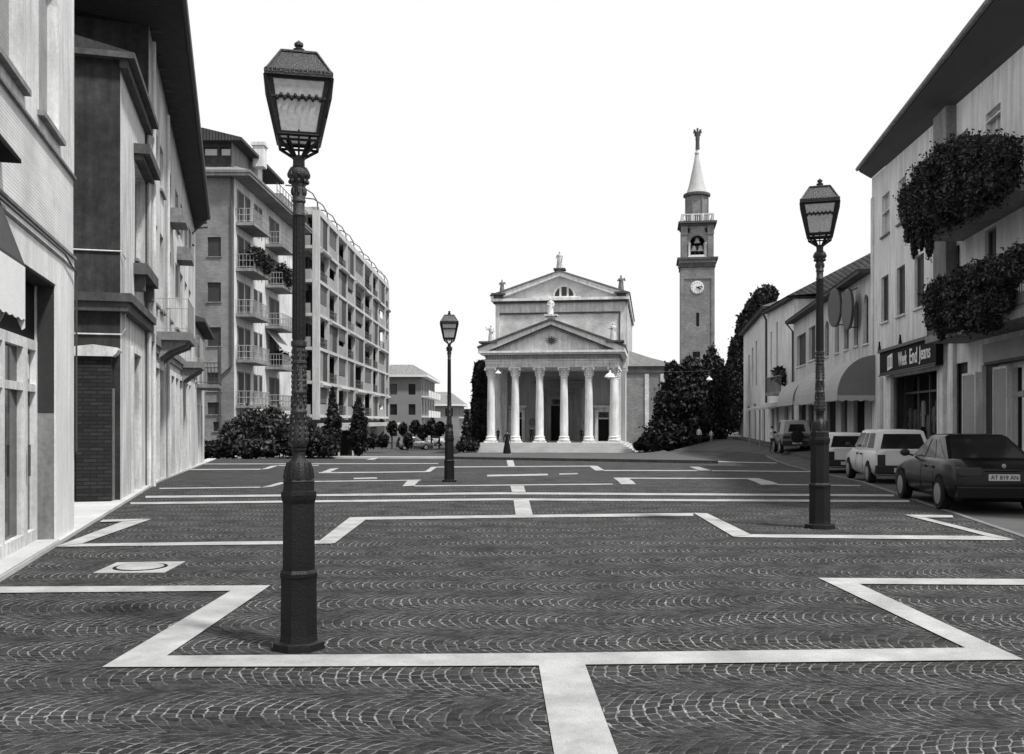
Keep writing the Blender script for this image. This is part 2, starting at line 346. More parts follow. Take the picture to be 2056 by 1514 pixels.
# farther figures
for q in ((320,981.5,523,979,2), (628,967.5,845,964.6,1.9), (832,976.5,1230,972.6,2), (1259,960.8,1498,961.4,2), (1560,973.6,1727,975.6,2),
          (381,943.3,523,942.6,1.7), (640,949.8,856,947.6,1.9), (876,938.2,1190,936.2,1.6), (1213,945,1400,945.4,1.6), (1429,945.5,1640,947.5,1.6),
          (400,932,880,931,1.2), (978,955.6,1100,953.4,3.4), (1123,952.4,1160,951.6,2.2), (710,961.4,757,960.4,2.6), (560,935,640,934.6,1.3), (1440,927,1560,930,1.3)): line(*q)
for q in ((808,977.5,832,976.2,845,964.2,820,965), (523,980.4,545,978.8,582,968.6,562,969.6), (1247,973.4,1277,973.4,1260,960,1231,960), (1528,974.4,1566,974,1522,961,1493,960.6),
          (851,949,864,948,879,937.6,866,938.2), (640,951,662,949.2,681,940.4,664,941.4), (523,943.6,540,942,560,935,545,935.8), (1196,945.6,1214,945,1199,936,1182,936), (1404,945.4,1429,945.4,1404,937.8,1384,937.6), (1020,936.6,1034,936.6,1030,924.5,1017,924.5), (735,923.5,750,923.4,762,919.6,748,919.8)):
    band(q[0:2], q[2:4], q[4:6], q[6:8], nu=3, dz=.015)
tag(b1.build('paving_bands', M['band']), 'pale stone bands drawing stepped figures across the dark setts', kind='structure')
# manhole: stone slab with a round iron cover
c0 = [Vector((*gp(*p), 0)) for p in ((187,1152), (330,1151.5), (372,1129), (235,1131))]; cc = sum(c0, Vector())/4
mh = thing('manhole', 'square pale stone slab with a round cover, set in the setts on the left', 'manhole', cc)
MB().prism([((p-cc).x, (p-cc).y) for p in c0], .004, .012, 'z').build('frame_slab', M['band'], mh)
MB().lathe([(.29, .012), (.29, .017), (.26, .017)], 28).build('ring', M['dark'], mh)
MB().lathe([(.255, .012), (.25, .021)], 28).build('cover', M['band'], mh)
# church forecourt: a low raised platform with a dark front edge
fa, fb = gp(897, 921.5), gp(1442, 931)
fr = [((fa[1]*(1-t)+fb[1]*t), 0) for t in (0,)]
mb = MB(); n = 40; vv = []
for j in range(9):
    for i in range(n+1):
        s = i/n; x0 = fa[0]+(fb[0]-fa[0])*s; y0 = fa[1]+(fb[1]-fa[1])*s; y = y0+(97-y0)*j/8; x = x0+(y-y0)*.05*(s*2-.4); vv.append((x, y, gz(x, y)+.16))
mb.add(vv, [(j*(n+1)+i, j*(n+1)+i+1, (j+1)*(n+1)+i+1, (j+1)*(n+1)+i) for j in range(8) for i in range(n)])
tag(mb.build('forecourt', M['roadmat']), 'low grey raised forecourt in front of the church steps', kind='structure')
mb = MB()
ed = [vv[i] for i in range(n+1)]+[vv[j*(n+1)+n] for j in range(1, 9)]
for a, b in zip(ed, ed[1:]): mb.quad((a[0],a[1],a[2]-.2), (b[0],b[1],b[2]-.2), b, a)
ed2 = [vv[j*(n+1)] for j in range(9)]
for a, b in zip(ed2, ed2[1:]): mb.quad((a[0],a[1],a[2]-.2), (b[0],b[1],b[2]-.2), b, a)
tag(mb.build('forecourt_edge', M['stone_dark']), 'dark stone edge of the church forecourt', kind='structure')
mb = MB(); pts = [gp(x, y) for x, y in ((398,918.6), (560,919.6), (700,920), (897,920.4))]
for (xa, ya), (xb, yb) in zip(pts, pts[1:]):
    za, zb = gz(xa, ya), gz(xb, yb)
    mb.add([(xa,ya,za-.1),(xb,yb,zb-.1),(xb,yb+.9,zb-.1),(xa,ya+.9,za-.1),(xa,ya,za+.09),(xb,yb,zb+.09),(xb,yb+.9,zb+.09),(xa,ya+.9,za+.09)], [(0,1,5,4),(4,5,6,7),(1,2,6,5),(2,3,7,6),(3,0,4,7)])
tag(mb.build('far_kerb', M['kerb']), 'pale kerb line closing the square in front of the hedges', kind='structure')

# ------------------------------------------------------------------ street lamps
def make_lamp(label):
    d = CH*F/(1300-HY); S = d/F
    L = thing('street_lamp', label, 'street lamp', (X(600,d), d, 0), R(12.7), 'cast iron street lamps on the square')
    H = lambda py: (1300-py)*S
    def pr(*a): return [(r*S, H(y)) for y, r in a]
    HL = lambda py, r: CH+(HY-py)*S*(1-r*S/d)               # heights of the lantern's near face
    o8 = R(22.5)-R(45)
    MB().lathe(pr((1302,55),(1286,54),(1284,50),(1283,40)), 8, rot=o8).build('base_plate', M['iron'], L)
    MB().lathe(pr((1283,39.5),(1272,38.5),(1170,37.5),(1158,38),(1155,39.5),(1148,39.5),(1142,35)), 8, rot=o8).build('lower_pedestal', M['iron'], L)
    MB().lathe(pr((1142,34),(1010,33),(1002,36),(993,37.5),(986,37),(984,33),(968,32.5),(966,33.5),(962,30)), 8, rot=o8).build('upper_pedestal', M['iron'], L)
    b = MB().lathe(pr((962,29.5),(955,29),(940,26),(928,22),(924,16),(918,13),(906,12.5),(904,15),(900,15)), 24)
    for i in range(12):
        a = 2*math.pi*i/12; b.tube([(math.cos(a)*r*S, math.sin(a)*r*S, H(y)) for y, r in ((960,29.5),(945,27.5),(928,22.5))], 1.6*S, 5)
    b.build('bell_collar', M['iron'], L, True)
    b = MB().lathe(pr((900,12),(897,15),(888,17.5),(876,18),(860,16.5),(832,15),(829,16.5),(825,16.5),(822,14),(792,13.5),(790,15),(786,15),(784,13.5),(732,13),(730,15.5),(726,15.5),(724,13),(697,13),(695,15.5),(686,15.5),(684,12.5)), 20)
    rr = random.Random(3)
    for lev, rad, nn in ((884,17.6,8),(872,18,8),(862,16.6,8),(848,15.6,8),(838,15.2,8),(815,14,7),(806,13.8,7),(798,13.6,7),(776,13.6,7),(766,13.5,7),(756,13.4,7),(746,13.3,7),(738,13.2,7),(716,13.2,7),(706,13.2,7)):
        for i in range(nn):                                # cast leaf ornament in relief
            a = 2*math.pi*(i+(lev % 2)*.5)/nn+rr.random()*.2; p = (math.cos(a)*rad*S, math.sin(a)*rad*S, H(lev))
            b.ball(p, 2.6*S, 2.6*S, 5.5*S, 6)
    b.build('ornate_shaft', M['iron_light'], L, True)
    b = MB().lathe(pr((684,12.5),(432,11)), 20)
    for i in range(14):
        a = 2*math.pi*i/14; b.tube([(math.cos(a)*12.3*S, math.sin(a)*12.3*S, H(680)), (math.cos(a)*10.9*S, math.sin(a)*10.9*S, H(436))], 1.3*S, 5)
    b.build('fluted_shaft', M['iron'], L, True)
    b = MB().lathe(pr((434,13),(428,13),(426,11.5),(408,11.5),(406,13.5),(402,13.5),(400,12.5),(372,13),(366,14),(360,19),(352,21),(345,21),(338,17),(335,12),(322,11.5),(320,13),(316,13),(314,11)), 20)
    for i in range(8):
        a = 2*math.pi*i/8; b.ball((math.cos(a)*19*S, math.sin(a)*19*S, H(352)), 4*S, 4*S, 7*S, 6); b.ball((math.cos(a)*13*S, math.sin(a)*13*S, H(385)), 3*S, 3*S, 9*S, 6); b.ball((math.cos(a)*17*S, math.sin(a)*17*S, H(366)), 4*S, 4*S, 5*S, 6)
    b.build('capital', M['iron_light'], L, True)
    hw = {272: 41, 145: 67}; T = R(0)
    b = MB(); cor = [(1,1),(1,-1),(-1,-1),(-1,1)]
    for sx, sy in cor:
        b.tube([(sx*9*S, sy*9*S, H(316)), (sx*37*S, sy*37*S, H(292))], 3.4*S, 6); b.tube([(sx*37*S, sy*37*S, H(293)), (sx*40*S, sy*40*S, H(273))], 3.2*S, 6)
        b.tube([(sx*6*S, sy*6*S, H(316)), (sx*24*S, sy*24*S, H(274))], 2.4*S, 6)
    for i in range(4):
        a, c = cor[i], cor[(i+1) % 4]
        b.tube([(a[0]*37*S, a[1]*37*S, H(291)), (c[0]*37*S, c[1]*37*S, H(291))], 2.6*S, 6)
        m = ((a[0]+c[0])/2, (a[1]+c[1])/2); b.tube([(m[0]*37*S, m[1]*37*S, H(291)), (m[0]*40*S, m[1]*40*S, H(272))], 2*S, 6); b.tube([(m[0]*9*S, m[1]*9*S, H(316)), (m[0]*22*S, m[1]*22*S, H(291))], 2*S, 6)
    b.build('bracket', M['iron'], L, True)
    lan = thing('lantern', '', None); del lan['label']; bpy.data.objects.remove(lan)
    fr = MB()
    def rail(z, h, tt): 
        for i in range(4):
            a, c = cor[i], cor[(i+1) % 4]; fr.tube([(a[0]*h*S, a[1]*h*S, z), (c[0]*h*S, c[1]*h*S, z)], tt*S, 4)
    fr.box(-41*S, 41*S, -41*S, 41*S, H(272), H(275+.01)) if 0 else None
    rail(HL(270,40), 40, 3.6); rail(HL(152,63), 63, 4.2)
    for sx, sy in cor:
        fr.tube([(sx*40*S, sy*40*S, HL(270,40)), (sx*63*S, sy*63*S, HL(152,63))], 3.8*S, 4)
    for i in range(4):                                     # broad flat edges of the four panes
        a, c = Vector((*cor[i], 0)), Vector((*cor[(i+1) % 4], 0))
        def pt(u, py, off=0):
            h = 40+(272-py)/127*24+off; return tuple((a*(1-u)+c*u)*h*S)[:2]+(HL(py,h),)
        for u0, u1 in ((.02,.105),(.895,.98)): fr.quad(pt(u0,270,.6), pt(u1,270,.6), pt(u1,152,.6), pt(u0,152,.6))
        fr.quad(pt(.1,270,.6), pt(.9,270,.6), pt(.9,263,.6), pt(.1,263,.6)); fr.quad(pt(.1,159,.6), pt(.9,159,.6), pt(.9,152,.6), pt(.1,152,.6))
    lf = fr.build('lantern_frame', M['iron'], L)
    gl = MB()
    for i in range(4):
        a, c = cor[i], cor[(i+1) % 4]
        gl.quad((a[0]*39*S, a[1]*39*S, HL(270,40)), (c[0]*39*S, c[1]*39*S, HL(270,40)), (c[0]*62*S, c[1]*62*S, HL(152,63)), (a[0]*62*S, a[1]*62*S, HL(152,63)))
    gl.build('glass', M['lantern'], lf)
    rb = MB(); 
    for i in range(4):                                     # lace of the reflector rim half-way up
        a, c = Vector((*cor[i], 0)), Vector((*cor[(i+1) % 4], 0))
        for q in range(13):
            u = .1+.8*(q+.5)/13; p0 = (a*(1-u)+c*u); 
            rb.ball((p0.x*55*S, p0.y*55*S, HL(197-(q % 2)*5,55)), 3.4*S, 3.4*S, 5.5*S, 6)
        rb.tube([tuple(a*53*S)[:2]+(HL(195,53),), tuple(c*53*S)[:2]+(HL(195,53),)], 3.6*S, 5)
    rb.build('reflector_rim', M['iron'], lf)
    MB().lathe(pr((272,4),(232,4),(228,7),(215,7)), 10).build('burner', M['iron'], lf, True)
    MB().ball((0,0,H(206)), 7*S, 7*S, 9*S, 12).build('bulb', M['white'], lf, True)
    pl_ = lambda *a: [(r*S, HL(y, r*.707)) for y, r in a]
    rf = MB().lathe(pl_((152,91),(145,93),(143,93)), 4, rot=R(45))
    rf.lathe(pl_((143,85),(139,85),(105,48),(104,51),(101,51),(100,46)), 4, rot=R(45))
    for i in range(4):                                     # scalloped crest and ribs of the little metal roof
        a, c = Vector((*cor[i], 0)), Vector((*cor[(i+1) % 4], 0))
        for q in range(15):
            p0 = a*(1-(q+.5)/15)+c*((q+.5)/15); rf.ball((p0.x*62.5*S, p0.y*62.5*S, HL(142,62)), 3.9*S, 3.9*S, 5.5*S, 6)
        rf.tube([(a.x*61*S, a.y*61*S, HL(140,61)), (a.x*35*S, a.y*35*S, HL(104,35))], 2.6*S, 5)
    ro = rf.build('lantern_roof', M['iron_light'], L)
    MB().lathe(pr((108,10),(100,12),(97,6),(95,6),(93,9),(88,9),(85,5),(81,.6)), 12).build('finial', M['iron_light'], ro, True)
    return L
lamp = make_lamp('largest street lamp, nearest, with a chunky octagonal pedestal on the left of the square')
dup(lamp, (X(1646,CH*F/(1060-HY)), CH*F/(1060-HY), 0), R(-18), 'tall street lamp on the right of the square beside the parked cars', 5.36/4.4)
q = gp(902, 967.5); dup(lamp, (q[0], q[1], gz(*q)), R(4), 'small distant street lamp in mid square, left of the church', 4.62/4.4)

# ------------------------------------------------------------------ buildings: shared builders
GB = -1.9                                                  # walls start below the ground
class Bld:
    """a house on the line from A (viewer's left) to B: local x along the front, y inwards, z up"""
    def __init__(s, name, label, cat, A, B, group=None):
        s.A, s.B = Vector(A), Vector(B); d = s.B-s.A; s.L = d.length; s.u = d/s.L; s.n = Vector((-s.u.y, s.u.x))
        s.o = thing(name, label, cat, (A[0], A[1], 0), math.atan2(d.y, d.x), group)
    def lx(s, px, y=0):                                    # local x on the plane y where photo column px looks
        k = (px-CX)/F; P = s.A+s.n*y
        return (k*P.y-P.x)/(s.u.x-k*s.u.y)
    def d(s, x, y=0): return (s.A+s.u*x+s.n*y).y
    def lz(s, px, py, y=0): return Z(py, s.d(s.lx(px, y), y))
    def wall(s, mat, x0, x1, z0, z1, ops=(), y=0, rev=.18, name='wall', back=None, sides=True):
        mb = MB(); xs_ = sorted({x0, x1, *[o[0] for o in ops], *[o[1] for o in ops]}); zs = sorted({z0, z1, *[o[2] for o in ops], *[o[3] for o in ops]})
        for a, b in zip(xs_, xs_[1:]):
            for c, e in zip(zs, zs[1:]):
                mx, mz = (a+b)/2, (c+e)/2
                if not any(o[0] < mx < o[1] and o[2] < mz < o[3] for o in ops): mb.quad((a,y,c), (b,y,c), (b,y,e), (a,y,e))
        for o in ops:
            a, b, c, e = o[:4]; r = y+rev
            mb.quad((a,y,c), (a,y,e), (a,r,e), (a,r,c)); mb.quad((b,y,c), (b,r,c), (b,r,e), (b,y,e)); mb.quad((a,y,e), (b,y,e), (b,r,e), (a,r,e)); mb.quad((a,y,c), (a,r,c), (b,r,c), (b,y,c))
        if back is not None:
            mb.quad((x1,y,z0), (x1,back,z0), (x1,back,z1), (x1,y,z1)); mb.quad((x0,y,z1), (x1,y,z1), (x1,back,z1), (x0,back,z1)); mb.quad((x0,back,z0), (x0,back,z1), (x1,back,z1), (x1,back,z0))
            if sides: mb.quad((x0,y,z0), (x0,y,z1), (x0,back,z1), (x0,back,z0))
        return mb.build(name, mat, s.o)
    def part(s, name, mat, mb, parent=None, **k): return mb.build(name, mat, parent or s.o, **k)
    def window(s, o, pane, y=0, rev=.18, frame=M['white'], sill=None, shut=None, mull=1, tr=0, fw=.06, name='window', arch=False):
        a, b, c, e = o[:4]; r = y+rev
        w_ = s.part(name, pane, MB().box(a, b, r-.02, r+.04, c, e))
        if frame is not None:
            f = MB()
            for p, q in ((a, a+fw), (b-fw, b)): f.box(p, q, r-.06, r-.021, c, e)
            f.box(a+fw, b-fw, r-.06, r-.021, c, c+fw); f.box(a+fw, b-fw, r-.06, r-.021, e-fw, e)
            for i in range(mull):
                m = a+(b-a)*(i+1)/(mull+1); f.box(m-fw*.6, m+fw*.6, r-.058, r-.021, c+fw, e-fw)
            for i in range(tr):
                m = c+(e-c)*(i+1)/(tr+1); f.box(a+fw, b-fw, r-.056, r-.022, m-fw*.35, m+fw*.35)
            s.part('frame', frame, f, w_)
        if sill is not None: s.part('sill', sill, MB().box(a-.08, b+.08, y-.08, r, c-.07, c-.002), w_)
        if shut is not None:
            hw = (b-a)/2
            for p, q in ((a-hw+.02, a-.02), (b+.02, b+hw-.02)): s.part('shutter', shut, MB().box(p, q, y-.06, y-.012, c, e), w_)
        if arch:
            m = MB(); R_ = (b-a)/2; cx_ = (a+b)/2
            for sg in (-1, 1):
                pts = [(cx_+sg*R_, e), (cx_+sg*R_, e-R_*.8)]+[(cx_+sg*R_*math.cos(t), e-R_*.8+R_*.8*math.sin(t)) for t in [i*math.pi/16 for i in range(1, 9)]]
                m.prism(pts, y+.01, r-.061, 'y')
            s.part('arch_head', s.archmat, m, w_)
        return w_
def balcony(B, x0, x1, y0, dep, zt, slab, rail, rz=1.0, bars=True, t=.16, name='balcony', th=1):
    """slab with railing standing out from the wall plane y0"""
    b = B.part(name, slab, MB().box(x0, x1, y0-dep, y0-.002, zt-t, zt))
    m = MB(); ya = y0-dep+.05
    for p, q in (((x0+.05, ya), (x1-.05, ya)), ((x0+.05, ya), (x0+.05, y0-.01)), ((x1-.05, ya), (x1-.05, y0-.01))):
        m.tube([(*p, zt+rz), (*q, zt+rz)], .025*th, 4); m.tube([(*p, zt+.1), (*q, zt+.1)], .018*th, 4)
        L_ = math.hypot(q[0]-p[0], q[1]-p[1]); n_ = max(1, int(L_/.14)) if bars else max(1, int(L_/.9))
        for i in range(n_+1):
            s_ = i/n_; m.tube([(p[0]+(q[0]-p[0])*s_, p[1]+(q[1]-p[1])*s_, zt), (p[0]+(q[0]-p[0])*s_, p[1]+(q[1]-p[1])*s_, zt+rz)], .012*th, 4)
    B.part('railing', rail, m, b); return b

# ------------------------------------------------------------------ left row: the near shop house
P_ = lambda d, off=0: (FL(d)-off, d)
B = Bld('shop_house', 'pale near house at the left edge with a ribbed brick band and tall windows', 'house', P_(3.0), P_(13.93))
B.archmat = M['plaster_light']
lx = B.lx
zw0, zw1 = 5.47, 7.75
wins = [(lx(78), lx(117.5), zw0, zw1), (lx(10), lx(45), zw0, zw1)]
wd = wins[0][1]-wins[0][0]; wins[1] = (wins[1][1]-wd, wins[1][1], zw0, zw1); gap = wins[0][0]-wins[1][0]
wins += [(wins[1][0]-gap*i, wins[1][1]-gap*i, zw0, zw1) for i in (1, 2)]
shop = (lx(112)-5.2, lx(112), -.2, 3.47)
B.wall(M['plaster_light'], 0, B.L, 5.2, 11, wins, rev=.16, back=9, name='upper_wall')
B.wall(M['ribbed'], 0, B.L, 4.05, 5.2, (), y=.012, back=9, name='brick_band')
B.wall(M['plaster_shop'], 0, B.L, GB, 4.05, [shop], rev=.34, back=9, name='ground_floor_wall')
for o in wins: B.window(o, M['blind'], rev=.16, frame=None, sill=M['plaster_mid'], arch=True)
m = MB().box(0, B.L+.02, -.03, .01, 5.2, 5.235); B.part('string_course', M['stone_grey'], m)
m = MB().box(0, B.L+.02, -.03, -.001, 4.02, 4.06); m.box(0, B.L+.02, -.012, -.001, 3.86, 3.9); B.part('shop_cornice', M['stone_grey'], m)
B.part('cable', M['rail'], MB().tube([(0,-.04,3.93),(B.L-.9,-.04,3.95),(B.L-.1,-.05,3.80),(B.L-.06,-.04,3.3),(B.L-.06,-.04,1.2)], .014, 5))
# shop front: recessed glazed door with pale frame, dark fascia above
sx0, sx1 = shop[0], shop[1]; yr = .32
B.part('fascia', M['dark'], MB().box(sx0, sx1, yr-.06, yr, 2.72, 3.47))
B.part('door_glass', M['glass_shop'], MB().box(sx0, sx1, yr-.02, yr+.01, .02, 2.72))
m = MB()
for xx, w_ in ((sx1-.05, .09), (sx1-.62, .09), (sx1-.75, .08), (sx1-1.75, .09), (sx1-3.0, .09), (sx1-4.4, .09)): m.box(xx-w_/2, xx+w_/2, yr-.10, yr-.021, .02, 2.70)
for zz, w_ in ((.12, .2), (2.08, .10), (2.64, .13)): m.box(sx0, sx1, yr-.097, yr-.022, zz-w_/2, zz+w_/2)
B.part('door_frame', M['stone'], m)
B.part('notice', M['white'], MB().box(sx1-.55, sx1-.20, yr-.035, yr-.021, 2.2, 2.52)); B.part('leaflet', M['white'], MB().box(sx1-.42, sx1-.30, yr-.033, yr-.021, .7, 1.5))
B.part('door_handle', M['rail'], MB().tube([(sx1-.68, yr-.14, .95), (sx1-.68, yr-.14, 1.35)], .018, 6))
B.part('reveal_plinth', M['stone_grey'], MB().box(sx1-.022, sx1-.001, .02, yr-.1, -.1, 1.75)); B.part('reveal_shade_panel', M['reveal_shade'], MB().box(sx1-.02, sx1-.001, .02, yr-.1, 1.751, 3.46)); B.part('lintel_soffit', M['reveal_shade'], MB().box(sx0, sx1-.021, .02, yr-.061, 3.44, 3.469))  # thin dark panels added so the sunlit reveal and lintel look shaded
B.part('threshold', M['kerb'], MB().box(sx0-.4, sx1-.02, -.05, yr+.02, -.3, .07))
# blind over the shop: dark box, canvas and hanging valance
a0, a1 = sx0-.4, lx(2, -.02)
m = MB().prism([(-.001,3.98),(-.06,3.8),(-.24,3.30),(-.24,3.24),(-.001,3.24)], a0, a1, 'x'); B.part('shop_awning', M['canvas_dark'], m)
vb = MB(); n_ = 44
for i in range(n_):
    x0_, x1_ = a0+(a1-a0)*i/n_, a0+(a1-a0)*(i+1)/n_; d0_ = .03*abs(math.sin(i*.8)); d1_ = .03*abs(math.sin((i+1)*.8))
    vb.add([(x0_,-.25,3.26),(x1_,-.25,3.26),(x1_,-.25,2.72-d1_),(x0_,-.25,2.72-d0_),(x0_,-.24,3.26),(x1_,-.24,3.26),(x1_,-.24,2.72-d1_),(x0_,-.24,2.72-d0_)], [(0,1,2,3),(7,6,5,4),(2,3,7,6)])
vb.prism([(-.249,3.26),(-.249,2.62),(-.22,2.60),(-.17,2.72),(-.12,2.86),(-.06,2.78),(.02,2.62),(.12,2.66),(.3,2.8),(.3,3.26)], a1-.012, a1, 'x'); B.part('valance', M['canvas_white'], vb)
m = MB().prism([(-.001,4.66),(-.2,4.40),(-.2,4.36),(-.001,4.36)], a0, lx(1, -.001), 'x'); B.part('lamp_hood', M['dark'], m)
# ------------------------------------------------------------------ alley, stone house with its dark end wall
B = Bld('stone_house', 'narrow stone fronted house with an alley end wall coloured dark to stand for shade', 'house', P_(19.2, .08), P_(23.6, .08))
lx = B.lx; H2 = 8.95
w1 = (lx(271), lx(291), 5.35, 7.55); dr = (lx(265), lx(279), -.2, 3.15)
B.wall(M['plaster_cream'], 0, B.L, GB, H2, [w1, dr], rev=.22, back=8, sides=False)
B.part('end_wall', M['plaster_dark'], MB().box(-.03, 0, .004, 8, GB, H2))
B.window(w1, M['shutter_mid'], rev=.22, frame=M['stone'], sill=M['stone_grey'])
B.part('window_hood', M['stone_dark'], MB().box(w1[0]-.25, w1[1]+.25, -.34, -.001, 7.68, 7.9).box(w1[0]-.15, w1[1]+.15, -.2, -.001, 7.56, 7.68))
B.part('sill_ledge', M['stone_dark'], MB().box(w1[0]-.3, w1[1]+.2, -.3, -.001, 4.95, 5.2).box(w1[0]-.1, w1[0]+.1, -.22, -.001, 4.6, 4.95).box(w1[1]-.2, w1[1], -.22, -.001, 4.6, 4.95))
B.part('door', M['wood_dark'], MB().box(dr[0], dr[1], .2, .25, -.2, 3.15))
B.part('door_surround', M['stone'], MB().box(dr[0]-.16, dr[0]-.001, -.05, -.001, 0, 3.3).box(dr[1]+.001, dr[1]+.16, -.05, -.001, 0, 3.3).box(dr[0]-.001, dr[1]+.001, -.05, -.001, 3.16, 3.3))
m = MB().box(-.22, B.L+.1, -.24, -.001, 4.05, 4.22).box(-.16, B.L+.1, -.17, -.001, 3.86, 4.05).box(-.22, -.031, .003, 2.6, 4.05, 4.22).box(-.16, -.031, .003, 2.6, 3.86, 4.05); B.part('string_course', M['stone_dark'], m)
m = MB().box(-.12, B.L+.05, -.16, -.001, H2-.18, H2).box(-.22, B.L+.05, -.30, 8, H2+.001, H2+.12); B.part('cornice', M['stone_dark'], m)
m = MB().prism([(-.3,H2+.121),(8.2,H2+.121),(4,H2+1.1)], -.2, B.L, 'x'); B.part('roof', M['tile_dark'], m)
B.part('downpipe', M['plaster_cream'], MB().tube([(B.L-.1,-.09,H2-.2),(B.L-.1,-.09,0)], .055, 8))
B.part('conduit', M['stone'], MB().tube([(-.05,2.5,5.08),(-.05,-.03,5.08),(.35,-.05,5.0),(.35,-.05,3.55),(-.05,-.03,3.40),(-.05,2.5,3.40)], .016, 5))
B.part('cable', M['dark'], MB().tube([(-.05,3.2,6.4),(-.06,2.4,5.6),(-.05,2.2,5.35),(-.05,2.2,GB)], .025, 5)); B.part('wall_patch', M['stone_grey'], MB().box(-.034, -.031, 2.4, 3.1, 8.2, 8.8)) if 0 else None
B.part('side_door', M['dark'], MB().box(-.06, -.031, 1.35, 2.3, GB, 2.9))
q = Vector(P_(18.95, .52)); t = thing('gate_pier', 'dark brick gate pier with a pale stone cap at the alley mouth', 'pier', (q.x, q.y, 0), B.o.rotation_euler.z)
MB().box(-.22, .22, -.30, .34, -.3, 2.93).build('shaft', M['brick_dark'], t)
MB().box(-.05, .05, -.335, -.301, -.3, 2.3).build('pilaster_strip', M['stone_grey'], t)
MB().prism([(-.44,3.06),(-.40,2.98),(-.34,2.93),(.38,2.93),(.44,2.98),(.48,3.06),(.48,3.10),(.02,3.16),(-.44,3.10)], -.30, .30, 'x').build('cap', M['stone'], t)
# ------------------------------------------------------------------ long house with the deep dark eaves
B = Bld('long_house', 'long pale house with deep dark boarded eaves and many balconies on the left', 'house', P_(23.6), P_(41.5))
lx = B.lx; LL = B.L
ops = []; ZT = lambda x: 11.55-1.5*x/LL
xs1 = [lx(px) for px in (309, 321, 337, 352, 362, 371, 379)]
w_ = .95
for x0_ in xs1: ops += [(x0_, min(x0_+w_*(1+x0_*.03), LL-.2), z0, z1) for z0, z1 in ((8.1, 9.35), (4.75, 6.9))]
gd = [(lx(px), lx(px)+1.15, -.3, 3.05) for px in (308, 318, 330, 341, 350, 358, 365, 371, 377)]
B.wall(M['plaster_cream'], 0, LL, GB, 9.9, ops+gd, rev=.2, name='wall', back=10)
B.part('upper_wall', M['plaster_cream'], MB().prism([(0,9.9),(LL,9.9),(LL,ZT(LL)),(0,ZT(0))], 0, .3, 'y'))
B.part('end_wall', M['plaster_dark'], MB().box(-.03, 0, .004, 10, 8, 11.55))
for i, o in enumerate(ops): B.window(o, M['shutter_mid'] if i % 3 else M['glass'], rev=.2, frame=M['stone'] if i % 2 else None, sill=M['stone_grey'] if i % 4 else None)
for i, o in enumerate(gd): B.part('door', M['blind'] if i % 3 else M['wood_dark'], MB().box(o[0], o[1], .17, .22, o[2], o[3]))
m = MB()
for o in gd: m.box(o[0]-.14, o[0]-.001, -.05, -.001, -.3, 3.2); m.box(o[1]+.001, o[1]+.14, -.05, -.001, -.3, 3.2); m.box(o[0]-.001, o[1]+.001, -.05, -.001, 3.06, 3.2)
B.part('door_surrounds', M['stone'], m)
ts, n1 = Vector(B.u), Vector(B.n)
def loc(xw, yw): d_ = Vector((xw, yw))-B.A; return d_.dot(ts), d_.dot(n1)
e0, e1 = loc(-5.22-.27*(21.1-12.8), 21.1), loc(FL(39.7)+.62, 39.7)
i0, i1 = (e0[0]-.2, .6), (LL, .01)
zo0, zo1, zi0, zi1 = 11.62, 10.05, 11.50, 9.95
m = MB().add([(e0[0],e0[1],zo0),(e1[0],e1[1],zo1),(LL,.0,zi1),(0,.0,zi0),(e0[0],10,zo0), (e0[0],e0[1],zo0+.22),(e1[0],e1[1],zo1+.22),(LL,.5,zi1+1.2),(0,.5,zi0+.5),(e0[0],10,zo0+.9)], [(0,1,2,3),(0,3,4),(5,6,7,8),(5,8,9),(0,1,6,5),(1,2,7,6),(0,5,9,4)])
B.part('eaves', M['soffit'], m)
m = MB(); m.tube([(e0[0]-.05, e0[1]-.05, zo0+.12), (e1[0]+.05, e1[1]-.05, zo1+.12)], .09, 8); m.tube([(e1[0]-.1, e1[1]+.05, zo1+.05), (e1[0]-.1, .25, zo1-.9), (e1[0]-.1, -.08, zo1-1.1)], .05, 6); B.part('gutter', M['rail'], m)
for i in range(26):
    x_ = LL*i/26+.2; s_ = x_/LL; yo = (e0[1]*(1-s_)+e1[1]*s_)*.9; B.part('rafter', M['stone_dark'], MB().tube([(x_, -.02, ZT(x_)-.08), (x_, yo, ZT(x_)-.02)], .05, 4))
m = MB().add([(e0[0],e0[1],zo0+.23),(e1[0],e1[1],zo1+.23),(LL,5,zi1+2.2),(e0[0],5,zo0+2.4),(e0[0],10.3,zo0+.3),(LL,10.3,zi1+.4)], [(0,1,2,3),(3,2,5,4)]); B.part('roof', M['tile_dark'], m)
B.part('downpipe', M['plaster_cream'], MB().tube([(.25,-.09,11.2),(.25,-.09,0)], .055, 8).tube([(lx(331),-.09,10.6),(lx(331),-.09,0)], .05, 8))
for pa, pb, zt, dep in ((314, 331, 4.05, .85), (362, 372, 3.75, .7)):
    bb = balcony(B, lx(pa), lx(pb), 0, dep, zt, M['stone_grey'], M['rail_pale'], .9, t=.22, th=.4)
    for xx in (lx(pa)+.25, (lx(pa)+lx(pb))/2, lx(pb)-.25): B.part('bracket', M['stone_grey'], MB().prism([(0,zt-.75),(0,zt-.221),(-dep*.9,zt-.221),(-dep*.85,zt-.32),(-.3,zt-.5)], xx-.12, xx+.12, 'x'), bb)
for pa, pb, zt in ((340, 347, 8.3), (355, 361, 7.6)): B.part('window_canopy', M['stone_grey'], MB().box(lx(pa), lx(pb), -.48, -.001, zt-.52, zt-.3).box(lx(pa)+.1, lx(pb)-.1, -.4, -.001, zt-.3, zt-.05))
m = MB().box(0, LL, -.12, -.001, 3.62, 3.84).box(0, LL, -.07, -.001, 3.45, 3.62); B.part('string_course', M['stone_grey'], m)
